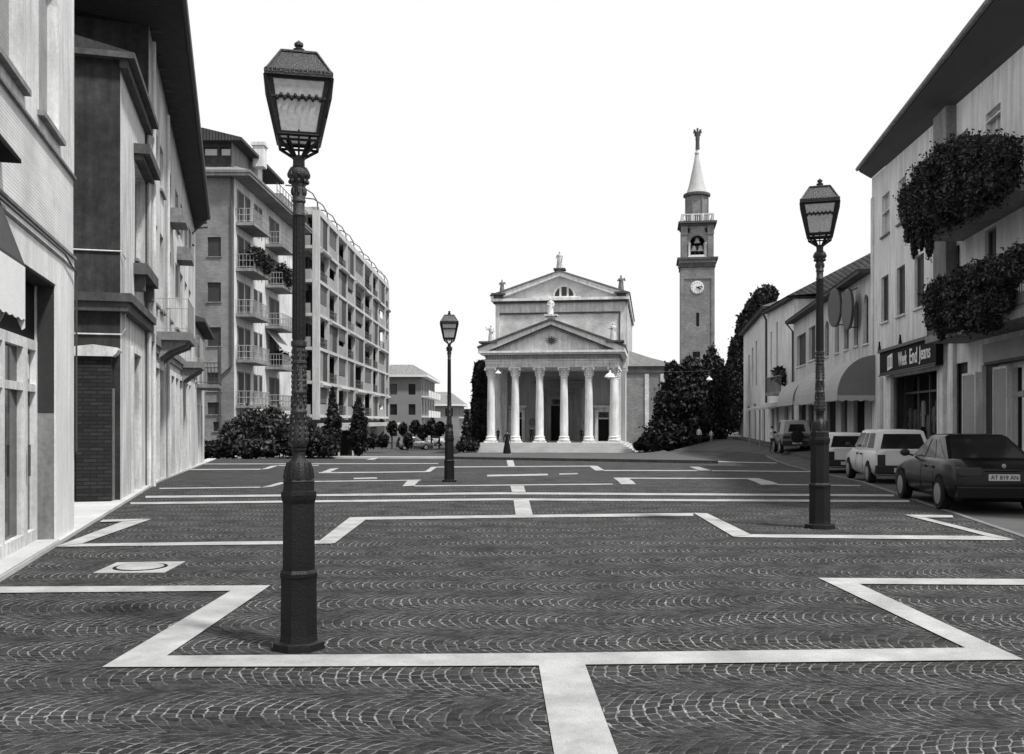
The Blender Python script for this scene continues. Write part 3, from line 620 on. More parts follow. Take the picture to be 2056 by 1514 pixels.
# ------------------------------------------------------------------ low house at the end of the row
B = Bld('low_house', 'low pale house with a dark balcony at the far end of the left row', 'house', P_(41.5, .1), P_(50.5, .1))
lx = B.lx
ops = [(x0_, x0_+1.1, z0, z1) for x0_ in (.9, 3.6, 6.2) for z0, z1 in ((-.6, 2.4), (3.4, 5.3))]
B.wall(M['plaster_cream'], 0, B.L, GB, 6.0, ops, back=9)
for i, o in enumerate(ops): B.window(o, M['shutter_mid'] if i % 2 else M['blind'], frame=None, sill=M['stone_grey'] if o[2] > 0 else None)
B.part('roof', M['tile_dark'], MB().prism([(-.5,6.001),(9,6.001),(9,6.15),(4.2,7.6),(-.5,6.15)], -.1, B.L+.2, 'x'))
balcony(B, 2.4, 6.6, 0, 1.0, 3.35, M['stone_grey'], M['rail'], 1.0); B.part('laundry', M['canvas_dark'], MB().box(2.6, 6.2, -.97, -.93, 3.9, 5.2))

# ------------------------------------------------------------------ foliage
def leafcloud(name, blobs, n, size, mat, seed=1, parent=None, core=.78, thin=1.6, up=0, shell=.62, lumpy=1, stray=.14):
    rr = random.Random(seed); mb = MB(); wts = [a[3]*a[4]+a[4]*a[5]+a[3]*a[5] for a in blobs]
    for i in range(n):
        cx_, cy_, cz_, rx, ry, rz = rr.choices(blobs, wts)[0]
        dv = Vector((rr.gauss(0,1), rr.gauss(0,1), rr.gauss(0,1))).normalized()
        lump = 1+.22*lumpy*mnoise.noise(dv*2.3+Vector((cx_,cy_,cz_+seed)))+.12*lumpy*mnoise.noise(dv*6+Vector((cz_,seed,cx_)))
        r_ = (shell+(1-shell)*rr.random()**.6)*lump*(1+(.38*rr.random() if rr.random() < stray else 0))
        p = Vector((cx_+dv.x*rx*r_, cy_+dv.y*ry*r_, cz_+dv.z*rz*r_))
        a = Vector((rr.gauss(0,1), rr.gauss(0,1), rr.gauss(0,1)+up)).normalized(); b = a.cross(Vector((rr.gauss(0,1), rr.gauss(0,1), rr.gauss(0,1)))).normalized()
        s_ = size*(.6+.8*rr.random()); a *= s_*thin*.5; b *= s_*.5
        mb.add([p-a, p+b*.8, p+a, p-b*.8], [(0,1,2,3)])
    o = mb.build(name, mat, parent)
    if core:
        c = MB()
        for i, (cx_, cy_, cz_, rx, ry, rz) in enumerate(blobs):
            q = MB().ball((0,0,0), 1, n=14)
            q.xf(lambda p: (lambda v: (cx_+v.x*rx*core, cy_+v.y*ry*core, cz_+v.z*rz*core))(Vector(p)*(1+.22*lumpy*mnoise.noise(Vector(p).normalized()*2.3+Vector((cx_,cy_,cz_+seed))))))
            c.add(q.v, q.f)
        c2 = c.build('inner_dark_core', M['leaf_black'], o)  # added solid core, dark to stand for shade inside the leaves
    return o
def plant(name, label, cat, loc, blobs, n, size, mat, seed=1, group=None, trunk=None, part='crown', **k):
    t = thing(name, label, cat, loc, 0, group)
    leafcloud(part, blobs, n, size, mat, seed, t, **k)
    if trunk:
        h, r0 = trunk; m = MB().tube([(0,0,-.3),(.02,.01,h*.4),(-.03,.02,h*.75),(.01,0,h)], r0, 8, r0*.55)
        for i in range(4):
            a = i*1.7; m.tube([(0,0,h*.7),(math.cos(a)*h*.12,math.sin(a)*h*.12,h*.95),(math.cos(a)*h*.22,math.sin(a)*h*.22,h*1.15)], r0*.45, 5, r0*.15)
        m.build('trunk', M['bark'], t, True)
    return t

# ------------------------------------------------------------------ the two apartment blocks on the left
D1 = 68.0
B = Bld('apartment_block', 'brick faced apartment block with stacked balconies, attic and chimney behind the hedge', 'apartment block', (X(366,D1), D1), (X(470,D1), D1))
lx = B.lx; x1 = B.L; D2 = 88.0; dep = D2-D1; top = Z(357, D1)
wz = [(476,515),(567,606),(657,695),(748,785),(808,832),(846,866)]
wx = (lx(416.5), lx(443.5))
ops = [(wx[0], wx[1], Z(b,D1), Z(a,D1)) for a, b in wz[:5]]+[(lx(428), lx(441), Z(866,D1), Z(847,D1))]
B.wall(M['brick_mid'], 0, x1, GB-1, top, ops, rev=.15, back=dep)  # front wall coloured darker than the flank to stand for shade
for o in ops: B.window(o, M['shutter'], rev=.15, frame=None, sill=M['plaster_mid'])
# right-hand flank: bright plaster with french windows
fm = Bld('flank', 'x', None, (X(470,D1), D1), (X(470,D1), D2)); bpy.data.objects.remove(fm.o); fm.o = B.o
def flank(y0, y1, z0, z1, dx=.012): return MB().box(x1+.001, x1+dx, y0, y1, z0, z1)
B.part('flank_wall', M['plaster_light'], flank(0, dep, GB-1, top, .02))
fl = [Z(813,D1)+i*3.3 for i in range(5)]
def yq(px, xo=0): return F*(X(470,D1)+xo)/(px-CX)-D1            # depth along the flank seen at column px
for i, z_ in enumerate(fl):
    for px0, px1 in ((476,487), (492,500), (510,515), (519,524), (540,549), (552,558)):
        y0, y1 = yq(px0), yq(px1)
        w_ = B.part('french_window', M['shutter'], MB().box(x1+.021, x1+.07, y0, y1, z_+.05 if px0 < 505 or px0 > 530 else z_+.7, z_+2.35))
        B.part('frame', M['plaster_mid'], MB().box(x1+.021, x1+.09, y0-.1, y0-.002, z_, z_+2.45).box(x1+.021, x1+.09, y1+.002, y1+.1, z_, z_+2.45).box(x1+.021, x1+.092, y0-.1, y1+.1, z_+2.36, z_+2.46), w_)
def sbal(y0, y1, z_, dep_, nm='balcony'):
    b = B.part(nm, M['plaster_mid'], MB().box(x1+.022, x1+dep_, y0, y1, z_-.22, z_)); m = MB()
    for p, q in (((x1+.03, y0+.05), (x1+dep_-.05, y0+.05)), ((x1+dep_-.05, y0+.05), (x1+dep_-.05, y1-.05)), ((x1+.03, y1-.05), (x1+dep_-.05, y1-.05))):
        for zz in (.1, .55, 1.0): m.tube([(*p, z_+zz), (*q, z_+zz)], .022, 4)
        L_ = math.hypot(q[0]-p[0], q[1]-p[1]); n_ = max(2, int(L_/.22))
        for i in range(n_+1): s_ = i/n_; m.tube([(p[0]+(q[0]-p[0])*s_, p[1]+(q[1]-p[1])*s_, z_), (p[0]+(q[0]-p[0])*s_, p[1]+(q[1]-p[1])*s_, z_+1)], .018, 4)
    B.part('railing', M['rail_pale'], m, b); return b
for i, z_ in enumerate(fl): sbal(.3, 4.9, z_, 1.35); sbal(8.4, 12.6, z_-.05, 1.45)
B.part('sun_blind', M['canvas'], MB().add([(x1+.1,8.6,fl[1]+2.9),(x1+.1,12.4,fl[1]+2.9),(x1+1.5,12.4,fl[1]+1.2),(x1+1.5,8.6,fl[1]+1.2),(x1+.1,8.6,fl[1]+2.95),(x1+.1,12.4,fl[1]+2.95),(x1+1.53,12.4,fl[1]+1.22),(x1+1.53,8.6,fl[1]+1.22)], [(0,1,2,3),(4,5,6,7),(0,3,7,4),(1,2,6,5)]))
B.part('eaves', M['stone_grey'], MB().box(-.3, x1+1.3, -.7, dep+.3, top+.001, top+.22).box(-.3, x1+1.36, -.76, dep+.3, top+.22, top+.4))
B.part('roof', M['tile'], MB().add([(-.3,-.7,top+.41),(x1+1.3,-.7,top+.41),(x1+1.3,dep+.3,top+.41),(-.3,dep+.3,top+.41),(2,1.6,top+1.4),(x1-1,1.6,top+1.4),(x1-1,dep-1,top+1.4),(2,dep-1,top+1.4)], [(0,1,5,4),(1,2,6,5),(2,3,7,6),(3,0,4,7),(4,5,6,7)]))
za, zb = top+.9, Z(283, D1)
ao = [(lx(385)+.5, lx(401), za+.8, zb-.35), (lx(404.5), lx(433), za+.8, zb-.35), (lx(438), lx(460), za+.8, zb-.35)]
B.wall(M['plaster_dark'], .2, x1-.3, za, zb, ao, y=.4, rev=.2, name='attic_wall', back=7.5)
for o in ao: B.window(o, M['glass_pale'], y=.4, rev=.2, frame=M['dark'], mull=0)
B.part('attic_side', M['plaster_mid'], MB().box(x1-.299, x1-.25, .4, 7.5, za, zb))
B.part('attic_pier', M['white'], MB().box(x1-.25, x1+.05, 6.2, 7.5, za, zb))
B.part('attic_roof', M['tile_dark'], MB().prism([(-.3,zb+.001),(x1+.6,zb+.001),(x1+.6,zb+.22),(x1-2.2,zb+.9),(-.3,zb+.9)], -.2, 12.5, 'y'))
B.part('chimney', M['plaster_light'], MB().box(x1+.1, x1+.95, 4.5, 5.4, zb-.6, zb+1.0).box(x1+.0, x1+1.05, 4.4, 5.5, zb+1.0, zb+1.25))
m = MB()
for yy_ in range(8, 20): m.tube([(x1+1.1, yy_, top+.4), (x1+1.1, yy_, top+1.7)], .03, 4)
m.tube([(x1+1.1, 8, top+1.7), (x1+1.1, 19.5, top+1.7)], .04, 4); m.tube([(x1+1.1, 8, top+1.1), (x1+1.1, 19.5, top+1.1)], .03, 4); B.part('terrace_railing', M['rail'], m)
B.part('downpipe', M['rail'], MB().tube([(x1-.15,-.12,top),(x1-.15,-.12,Z(735,D1)),(x1-1.0,-.12,Z(757,D1)),(x1-1.0,-.12,-1.5)], .07, 6))
for k_, (y0, y1, z_, dx, nn) in enumerate(((.5, 4.6, fl[3]+.15, 1.15, 2600), (8.6, 11.6, fl[3]+.1, 1.25, 1900), (9.0, 12.3, fl[1]-.05, .8, 260))):
    bl = [(0, (y1-y0)*(j+.5)/4-(y1-y0)/2, .55+.2*math.sin(j*2+k_), .62, (y1-y0)/6, .72) for j in range(4)]
    plant('balcony_plants', ['bushy dark plants on the middle near balcony of the brick apartment block', 'bushy dark plants on the middle far balcony of the brick apartment block', 'sparse plants on the low far balcony of the brick apartment block'][k_], 'plants',
          (X(470,D1)+dx, D1+(y0+y1)/2, z_+.2), bl, nn, .15, M['leaf'], 11+k_, 'plants on the apartment balconies', part='foliage', core=.6)

D3 = 90.0
x_r = X(640, D3); L3 = F*x_r/(781-CX)-D3
fp = Z(832,D3); pitch = 68/F*D3; floors = [fp+pitch*i for i in range(7)]; topz = floors[6]
B = Bld('grid_apartment_block', 'long apartment block with a white grid of posts and loggias and hooped roof pergola', 'apartment block', (x_r-13, D3), (x_r, D3))
xr = 13.0; in_ = 1.3
B.part('core_wall', M['plaster_mid'], MB().box(0, xr-in_, in_, L3-.2, GB-1, topz-.3))
m = MB()
for z_ in floors: m.box(2, xr+.02, -.02, L3, z_-.30, z_)
B.part('floor_slabs', M['white_dirty'], m)
pys = [F*x_r/(px-CX)-D3 for px in (640.5, 660, 679, 697, 712.5, 731.5, 748, 760, 774)]+[L3-.2]
m = MB()
for i, y_ in enumerate(pys): m.box(xr-.42 if i else xr-.6, xr+.05, y_-.07 if i else -.05, y_+(.10 if i else .34), fp-.5, topz+.1)
for x_ in (3, 6.2, 9.4): m.box(x_-.2, x_+.2, -.05, .3, fp-.5, topz+.1)
B.part('posts', M['white_dirty'], m)
pat = ["RWLRLLWRW", "WLRWLRLWL", "LWRLWLLRW", "RLWLRLWLR", "LRWRLLWRL", "WRLWRLLWL"]
for f_ in range(6):
    z0, z1 = floors[f_], floors[f_+1]-.30
    for i in range(9):
        y0, y1 = pys[i]+(.11 if i else .35), pys[i+1]-.08; c = pat[f_][i]; ym = (y0+y1)/2
        if c == 'W':                                        # infill wall with a narrow window
            B.part('infill_wall', M['plaster_mid'] if (i+f_) % 2 else M['stone_grey'], MB().box(xr-.25, xr-.1, y0, ym-.1, z0+.01, z1-.01)); B.part('window', M['shutter'], MB().box(xr-.22, xr-.13, ym-.09, y1, z0+.01, z1-.01))
        elif c == 'R':                                      # roller blind half down
            B.part('roller_blind', M['shutter_mid'], MB().box(xr-.3, xr-.2, y0, y1, z0+1.1+.5*((f_+i) % 3), z1-.01)); B.part('parapet', M['sign_grey'], MB().box(xr-.2, xr-.1, y0, y1, z0+.01, z0+1.0))
        else:
            B.part('loggia_window', M['glass'], MB().box(xr-in_+.002, xr-in_+.06, y0+.5, y1-.4, z0+.1, z0+2.3)); mm = MB()
            for zz in (.15, .55, .98): mm.box(xr-.18, xr-.12, y0, y1, z0+zz-.025, z0+zz+.025)
            n_ = 12
            for q_ in range(n_): yy_ = y0+(y1-y0)*(q_+.5)/n_; mm.box(xr-.17, xr-.13, yy_-.02, yy_+.02, z0, z0+.98)
            B.part('railing', M['rail'] if (i+f_) % 3 else M['plaster_mid'], mm)
        if (i*2+f_) % 4 == 0: B.part('rolled_blind', M['canvas'], MB().tube([(xr+.14, y0+.1, z1-.1), (xr+.14, y1-.1, z1-.1)], .24, 8))
    for x_ in (3.3, 6.5, 9.7):
        B.part('front_loggia', M['glass'], MB().box(x_+.3, x_+2.2, in_-.05, in_-.002, z0+.1, z0+2.3)); B.part('front_parapet', M['rail'] if x_ < 9 else M['sign_grey'], MB().box(x_, x_+2.5, .0, .08, z0+.01, z0+.95))
for i in range(10):                                         # pergola hoops over the roof terrace
    y_ = pys[i]; m = MB().tube([(xr-.1, y_, topz), (xr-.15, y_, topz+.9), (xr-.6, y_, topz+1.7), (xr-1.5, y_, topz+2.3), (xr-3.2, y_, topz+2.5)], .07, 6); B.part('pergola_hoop', M['rail'], m)
B.part('penthouse', M['plaster_mid'], MB().box(1, xr-4, 2, L3-2, topz, topz+2.2)); B.part('parapet', M['white_dirty'], MB().box(2, xr-.05, .35, .55, topz, topz+.5).box(xr-.3, xr-.1, .55, L3, topz, topz+.45))
B.part('shop_canopy', M['white_dirty'], MB().box(xr-.4, xr+2.2, 1, L3-1, fp-1.25, fp-.85)); B.part('shop_windows', M['glass'], MB().box(xr-.6, xr-.55, 1, L3-1, GB-1, fp-1.3))
t = thing('kiosk', 'small open kiosk with a pale flat roof beside the pointed conifers', 'kiosk', (X(690,80), 80, gz(-14,80)))
MB().box(-1.0, 1.2, -.8, 1.0, 2.15, 2.55).build('roof', M['white_dirty'], t); MB().box(-.85, 1.05, .6, .9, 0, 2.14).build('back_wall', M['dark'], t)
for x_ in (-.8, -.28, .9): MB().box(x_-.07, x_+.07, -.7, -.56, 0, 2.14).build('post', M['white_dirty'], t)

def far_house(name, label, pa, pb, d0, ptop, proof, depth, px_ridge, seed):
    B = Bld(name, label, 'house', (X(pa,d0), d0), (X(pb,d0), d0)); zt = Z(ptop, d0); zr = Z(proof, d0); rr = random.Random(seed)
    n_ = max(2, int(B.L/3.4)); st_ = B.L/n_; ops = []
    for i in range(n_):
        for z_ in (-.8, 2.6, 5.8, 9, 12.2):
            if z_+2 < zt: ops.append((i*st_+st_*.3, i*st_+st_*.68, z_, z_+1.7))
    B.wall(M['plaster_far'], 0, B.L, GB-1, zt, ops, rev=.2, back=depth)
    for o in ops: B.window(o, M['shutter_mid'] if rr.random() < .5 else M['glass'], rev=.2, frame=None)
    for z_ in (2.4, 5.6, 8.8):                              # flank towards the square with balconies
        if z_+2 < zt:
            for y_ in range(1, int(depth)-4, 5): B.part('flank_window', M['shutter_mid'], MB().box(B.L+.002, B.L+.06, y_, y_+1.6, z_+.3, z_+2.3)); B.part('balcony', M['white'], MB().box(B.L+.001, B.L+1.2, y_-.5, y_+3, z_-.2, z_+.0).box(B.L+1.1, B.L+1.2, y_-.5, y_+3, z_+.001, z_+.9))
    B.part('eaves', M['white'], MB().box(-.6, B.L+1.0, -.8, depth+.5, zt+.001, zt+.4))
    if zr-zt > .6: B.part('roof', M['tile'], MB().add([(-.6,-.8,zt+.41),(B.L+1,-.8,zt+.41),(B.L+1,depth+.5,zt+.41),(-.6,depth+.5,zt+.41),(B.L*.1,3,zr),(B.L*.72,3,zr),(B.L*.72,depth-2,zr),(B.L*.1,depth-2,zr)], [(0,1,5,4),(1,2,6,5),(2,3,7,6),(3,0,4,7),(4,5,6,7)]))
    return B
far_house('far_house', 'mid grey house with white eaves and balconies just beyond the grid apartment block', 772, 846, 150, 757, 730, 26, 0, 2)
far_house('far_house', 'most distant grey tiled house, behind the mid square lamp', 842, 922, 200, 815, 786, 20, 0, 5)

# ------------------------------------------------------------------ the church
CR = -math.atan(.147); OX, OY, GZ = 3.79, 90.0, -1.52
cu, cn = Vector((math.cos(CR), math.sin(CR))), Vector((-math.sin(CR), math.cos(CR)))
CHU = thing('church', 'neoclassical church with a six column portico, pediments and tall brick nave', 'church', (OX, OY, GZ), CR)
def cw(x, y, z=0): p = Vector((OX, OY))+cu*x+cn*y; return (p.x, p.y, GZ+z)
def cz(py, x=0, y=0): return Z(py, cw(x, y)[1])-GZ
def CP(name, mat, mb, parent=None, **k): return mb.build(name, mat, parent or CHU, **k)
ZB = cz(889)                                               # portico floor
m = MB(); ns = 7
for i in range(ns):
    h0, h1 = ZB*i/ns, ZB*(i+1)/ns; e = .36*(ns-1-i); m.box(-6.75-e*.75, 6.75+e*.75, -1.15-e, 12, h0-(.3 if i == 0 else 0), h1-.001*i)
CP('steps', M['step_stone'], m)
zc = cz(737.5); cols = [-5.86, -3.51, -1.17, 1.17, 3.51, 5.86]
def column(x, y, par, h0=ZB, h1=zc, r=.39, name='column'):
    m = MB().lathe([(r*1.18, .16), (r*1.38, .20), (r*1.42, .30), (r*1.3, .36), (r*1.16, .42), (r*1.28, .50), (r*1.26, .58), (r*1.04, .64), (r, .78), (r*1.0, (h1-h0)*.35), (r*.84, h1-h0-1.0)], 24)
    m.box(-r*1.55, r*1.55, -r*1.55, r*1.55, -.01, .16)
    m.xf(lambda p: (p[0]+x, p[1]+y, p[2]+h0)); c = CP(name, M['stone_white'], m, par, smooth=True)
    q = MB().lathe([(r*.84, -1.0), (r*.98, -.97), (r*.9, -.92), (r*.9, -.4), (r*1.25, -.14), (r*1.3, -.10)], 16); q.box(-r*1.42, r*1.42, -r*1.42, r*1.42, -.10, -.003)
    for ring, nn, rad, zz, sz in ((0, 8, 1.0, -.72, .12), (1, 8, 1.1, -.48, .13), (2, 8, 1.28, -.24, .12)):
        for i in range(nn): a = 2*math.pi*(i+ring*.5)/nn; q.ball((math.cos(a)*r*rad, math.sin(a)*r*rad, zz), .075, .075, sz, 6)
    for sx in (-1, 1):
        for sy in (-1, 1): q.ball((sx*r*1.28, sy*r*1.28, -.2), .12, .12, .12, 6)
    q.xf(lambda p: (p[0]+x, p[1]+y, p[2]+h1)); CP('capital', M['stone_white'], q, c, smooth=True)
for x_ in cols: column(x_, 0, CHU)
for x_ in (-5.86, 5.86): column(x_, 4.0, CHU)
ze = cz(709); zk = ze+.38; hw = 6.95
e = MB().box(-6.32, 6.32, -.46, 7.9, zc, zc+.30).box(-6.34, 6.34, -.50, 7.9, zc+.30, zc+.62).box(-6.42, 6.42, -.58, 7.9, zc+.62, zc+.72).box(-6.30, 6.30, -.44, 7.9, zc+.72, ze-.16)
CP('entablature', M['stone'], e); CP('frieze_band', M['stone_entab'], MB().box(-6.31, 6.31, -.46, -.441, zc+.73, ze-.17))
d_ = MB()
for i in range(46): x_ = -6.3+12.6*i/45; d_.box(x_-.07, x_+.07, -.62, -.442, ze-.42, ze-.18)
for i in range(27): y_ = -.3+8*i/27; d_.box(6.302, 6.48, y_, y_+.14, ze-.42, ze-.18)
CP('dentils', M['stone_entab'], d_)
CP('cornice', M['stone_white'], MB().box(-hw+.2, hw-.2, -.85, 7.9, ze-.16, ze).box(-hw, hw, -1.05, 7.9, ze, ze+.20))
ap = cz(646)                                                 # top of the raking cornice
yt = -.38; rk = (ap-ze-.2)/hw
CP('tympanum', M['stone'], MB().prism([(-hw+.5,ze+.2),(hw-.5,ze+.2),(0,ap-.5)], yt, 7.9, 'y'))
for sg in (-1, 1):
    CP('raking_cornice', M['stone_white'], MB().prism([(sg*hw,ze+.201),(sg*hw,ze+.45),(0,ap),(0,ap-.34),(sg*(hw-.9),ze+.201)], -1.0, 7.9, 'y'))
    CP('raking_cap', M['stone_dark'], MB().prism([(sg*(hw+.06),ze+.452),(sg*(hw+.06),ze+.64),(0,ap+.22),(0,ap+.002)], -1.16, 7.9, 'y')); CP('raking_soffit', M['stone_dark'], MB().prism([(sg*(hw-1.0),ze+.203),(0,ap-.36),(0,ap-.46),(sg*(hw-1.25),ze+.203)], -.95, yt-.003, 'y'))
    dm = MB()
    for i in range(22):
        x_ = sg*(hw-1.1)*(i+.5)/22; z_ = ap-.40-abs(x_)*rk; dm.box(x_-.08, x_+.08, -.75, yt-.002, z_-.24, z_)
    CP('raking_dentils', M['stone_entab'], dm)
q = MB().ball((0,yt-.06,ze+1.15), .26, .12, .24, 10)          # emblem: a shield with rays
for i in range(12): a = 2*math.pi*i/12; q.tube([(.2*math.cos(a), yt-.05, ze+1.15+.2*math.sin(a)), (.52*math.cos(a), yt-.04, ze+1.15+.42*math.sin(a))], .035, 5)
CP('emblem', M['stone_dark'], q); 
q = MB()
for sg in (-1, 1): q.tube([(sg*.5, yt-.03, ze+1.3), (sg*1.0, yt-.03, ze+1.25), (sg*1.35, yt-.03, ze+1.05)], .05, 5)
CP('garland', M['stone'], q)
CP('portico_ceiling', M['stone_grey'], MB().box(-6.25, 6.25, .47, 7.9, zc+.05, zc+.2))  # ceiling coloured dark to deepen the portico's shade
# back wall of the portico with its doors
YB = 8.0; HB = 6.72
zd = cz(768, 0, YB); ops = [(-.95, .95, ZB, cz(800, 0, YB)), (3.95, 5.05, ZB, cz(827, 4, YB)), (-5.05, -3.95, ZB, cz(827, -4, YB))]
m = MB()
class _E: pass
E = _E(); E.o = CHU; E.part = lambda n_, mt, mb, par=None, **k: CP(n_, mt, mb, par, **k)
zt = cz(604, 0, YB); 
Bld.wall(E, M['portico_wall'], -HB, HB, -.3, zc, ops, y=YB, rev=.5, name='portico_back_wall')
Bld.wall(E, M['brick'], -HB, HB, zc, zt, (), y=YB-.001, name='nave_front', rev=.1)
for i, (a, b, c, z_) in enumerate(ops):
    dr = CP('door', M['dark'], MB().box(a, b, YB+.42, YB+.5, c, z_-.75)); CP('transom', M['glass'], MB().box(a+.1, b-.1, YB+.43, YB+.49, z_-.6, z_-.1), dr)
    CP('door_surround', M['stone_grey'] if i == 0 else M['stone'], MB().box(a-.32, a-.001, YB-.16, YB-.002, c, z_+.2).box(b+.001, b+.32, YB-.16, YB-.002, c, z_+.2).box(a-.001, b+.001, YB-.16, YB-.002, z_+.001, z_+.3).box(a-.5, b+.5, YB-.34, YB-.002, z_+.45, z_+.66).box(a-.3, b+.3, YB-.12, YB-.002, z_+.301, z_+.45).box(a, b, YB+.38, YB+.5, z_-.75, z_-.6), dr)
CP('door_frame', M['stone_grey'], MB().box(-2.2, -1.5, YB-.3, YB-.002, ZB, zd-.6).box(1.5, 2.2, YB-.3, YB-.002, ZB, zd-.6).box(-2.4, 2.4, YB-.4, YB-.002, zd-.6, zd-.1).box(-2.6, 2.6, YB-.55, YB-.002, zd-.1, zd+.1))
for sg in (-1, 1):
    CP('anta', M['stone_white'], MB().box(sg*5.86-.42, sg*5.86+.42, YB-.9, YB-.003, ZB, zc))
    q = MB().lathe([(.42,.0),(.42,.06),(.3,.08),(.30,.02)], 20); q.xf(lambda p: (sg*2.85+p[0], YB-.002-p[2], ZB+1.95+p[1])); CP('medallion', M['stone_grey'], q)
    CP('wall_niche', M['stone_grey'], MB().box(sg*2.85-.3, sg*2.85+.3, YB-.2, YB-.003, ZB, ZB+.6).box(sg*2.85-.2, sg*2.85+.2, YB-.14, YB-.003, ZB+.6, ZB+1.2))
# nave
LN = 27
CP('nave_wall', M['brick'], MB().box(-HB, HB, YB+.51, LN+YB, -.3, zt-.002)); 
CP('corner_strip', M['stone'], MB().box(-HB-.02, -HB+.42, YB-.08, YB-.002, zc+.3, zt-.02).box(HB-.5, HB+.06, YB-.08, YB-.002, zc+.3, zt-.02))
zf = cz(627, 0, YB)
CP('frieze', M['stone'], MB().box(-HB+.42, HB-.5, YB-.06, YB-.002, zf, zt-.02)); CP('frieze_moulding', M['stone_dark'], MB().box(-HB+.42, HB-.5, YB-.14, YB-.002, zf-.16, zf-.001).box(HB-.66, HB-.501, YB-.12, YB-.002, zc+2.9, zf-.161))
H2 = HB+.42
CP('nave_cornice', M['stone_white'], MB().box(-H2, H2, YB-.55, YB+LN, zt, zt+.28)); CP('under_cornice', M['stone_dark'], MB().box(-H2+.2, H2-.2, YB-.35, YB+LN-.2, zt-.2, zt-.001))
za = cz(547, 0, YB)
CP('nave_tympanum', M['brick'], MB().prism([(-H2+.6,zt+.281),(H2-.6,zt+.281),(0,za-.35)], YB-.05, YB+LN, 'y'))
for sg in (-1, 1):
    CP('nave_raking_cornice', M['stone_white'], MB().prism([(sg*H2,zt+.281),(sg*H2,zt+.55),(0,za),(0,za-.42),(sg*(H2-.9),zt+.281)], YB-.55, YB+LN, 'y'))
    CP('nave_roof', M['tile_y'], MB().prism([(sg*(H2+.1),zt+.552),(sg*(H2+.1),zt+.68),(0,za+.16),(0,za+.002)], YB-.65, YB+LN+.3, 'y'))
m = MB()
for i in range(6): m.box(HB+.001, HB+.22, YB+.4+i*4.6, YB+1.4+i*4.6, zc, zt-.22)
CP('buttress_strips', M['stone'], m)
for i in range(5): CP('side_window', M['glass'], MB().box(HB+.001, HB+.05, YB+2.4+i*4.6, YB+3.9+i*4.6, zt-4.2, zt-1.4))
# lunette
xl, zl = .45, cz(600, 0, YB)+.25; RL = .98
arc = [(xl+RL*math.cos(a), zl+RL*math.sin(a)) for a in [math.pi*i/24 for i in range(25)]]
lu = CP('lunette', M['glass'], MB().prism(arc, YB-.10, YB-.051, 'y')); o_ = [(xl+(RL+.2)*math.cos(a), zl+(RL+.2)*math.sin(a)) for a in [math.pi*i/24 for i in range(25)]]
m = MB()
for i in range(24): m.prism([arc[i], arc[i+1], o_[i+1], o_[i]], YB-.18, YB-.051, 'y')
for x_ in (-.38, .38): m.box(xl+x_-.10, xl+x_+.10, YB-.17, YB-.101, zl, zl+math.sqrt(RL*RL-.38**2))
m.box(xl-1.6, xl+1.7, YB-.2, YB-.052, zl-.26, zl-.001); CP('lunette_frame', M['stone_white'], m, lu)
m = MB()
for i in range(5): m.box(xl-.28+i*.13, xl-.25+i*.13, YB-.13, YB-.101, zl, zl+.85)
for i in range(3): m.box(xl-.27, xl+.27, YB-.128, YB-.101, zl+.2+i*.22, zl+.23+i*.22)
CP('lunette_bars', M['rail'], m, lu)
# side wings with tiled roofs
for sg, xo, y0 in ((1, 12.4, 13.0), (-1, 8.9, 13.0)):
    zw = cz(741, 9*sg, y0); a, b = sorted((sg*(HB+.01), sg*xo))
    CP('wing_wall', M['brick_side'], MB().box(a, b, y0, y0+12, -.3, zw))
    CP('wing_cornice', M['stone_dark'], MB().box(a-.0, b+.0, y0-.22, y0+12, zw+.001, zw+.28).box(a, b, y0-.12, y0-.002, zw-.5, zw-.38))
    m = MB(); 
    for x_ in ((sg*8.9), sg*10.55): 
        if abs(x_) < xo: m.box(x_-.22, x_+.22, y0-.1, y0-.003, -.3, zw-.51)
    CP('wing_pilasters', M['brick'], m)
    zr = cz(706, 7*sg, y0+6); x0_, x1_ = sg*(HB+.01), sg*(xo+.3)
    CP('wing_roof', M['tile_y'], MB().add([(x0_,y0-.3,zw+.3),(x1_,y0-.3,zw+.3),(x1_,y0+12,zw+.3),(x0_,y0+12,zw+.3),(x0_,y0+4,zr),(x0_,y0+10,zr),(sg*(xo-3),y0+5,zw+1.5),(sg*(xo-3),y0+9,zw+1.5)], [(0,1,6,4),(1,2,7,6),(2,3,5,7),(4,6,7,5),(0,4,5,3)]))
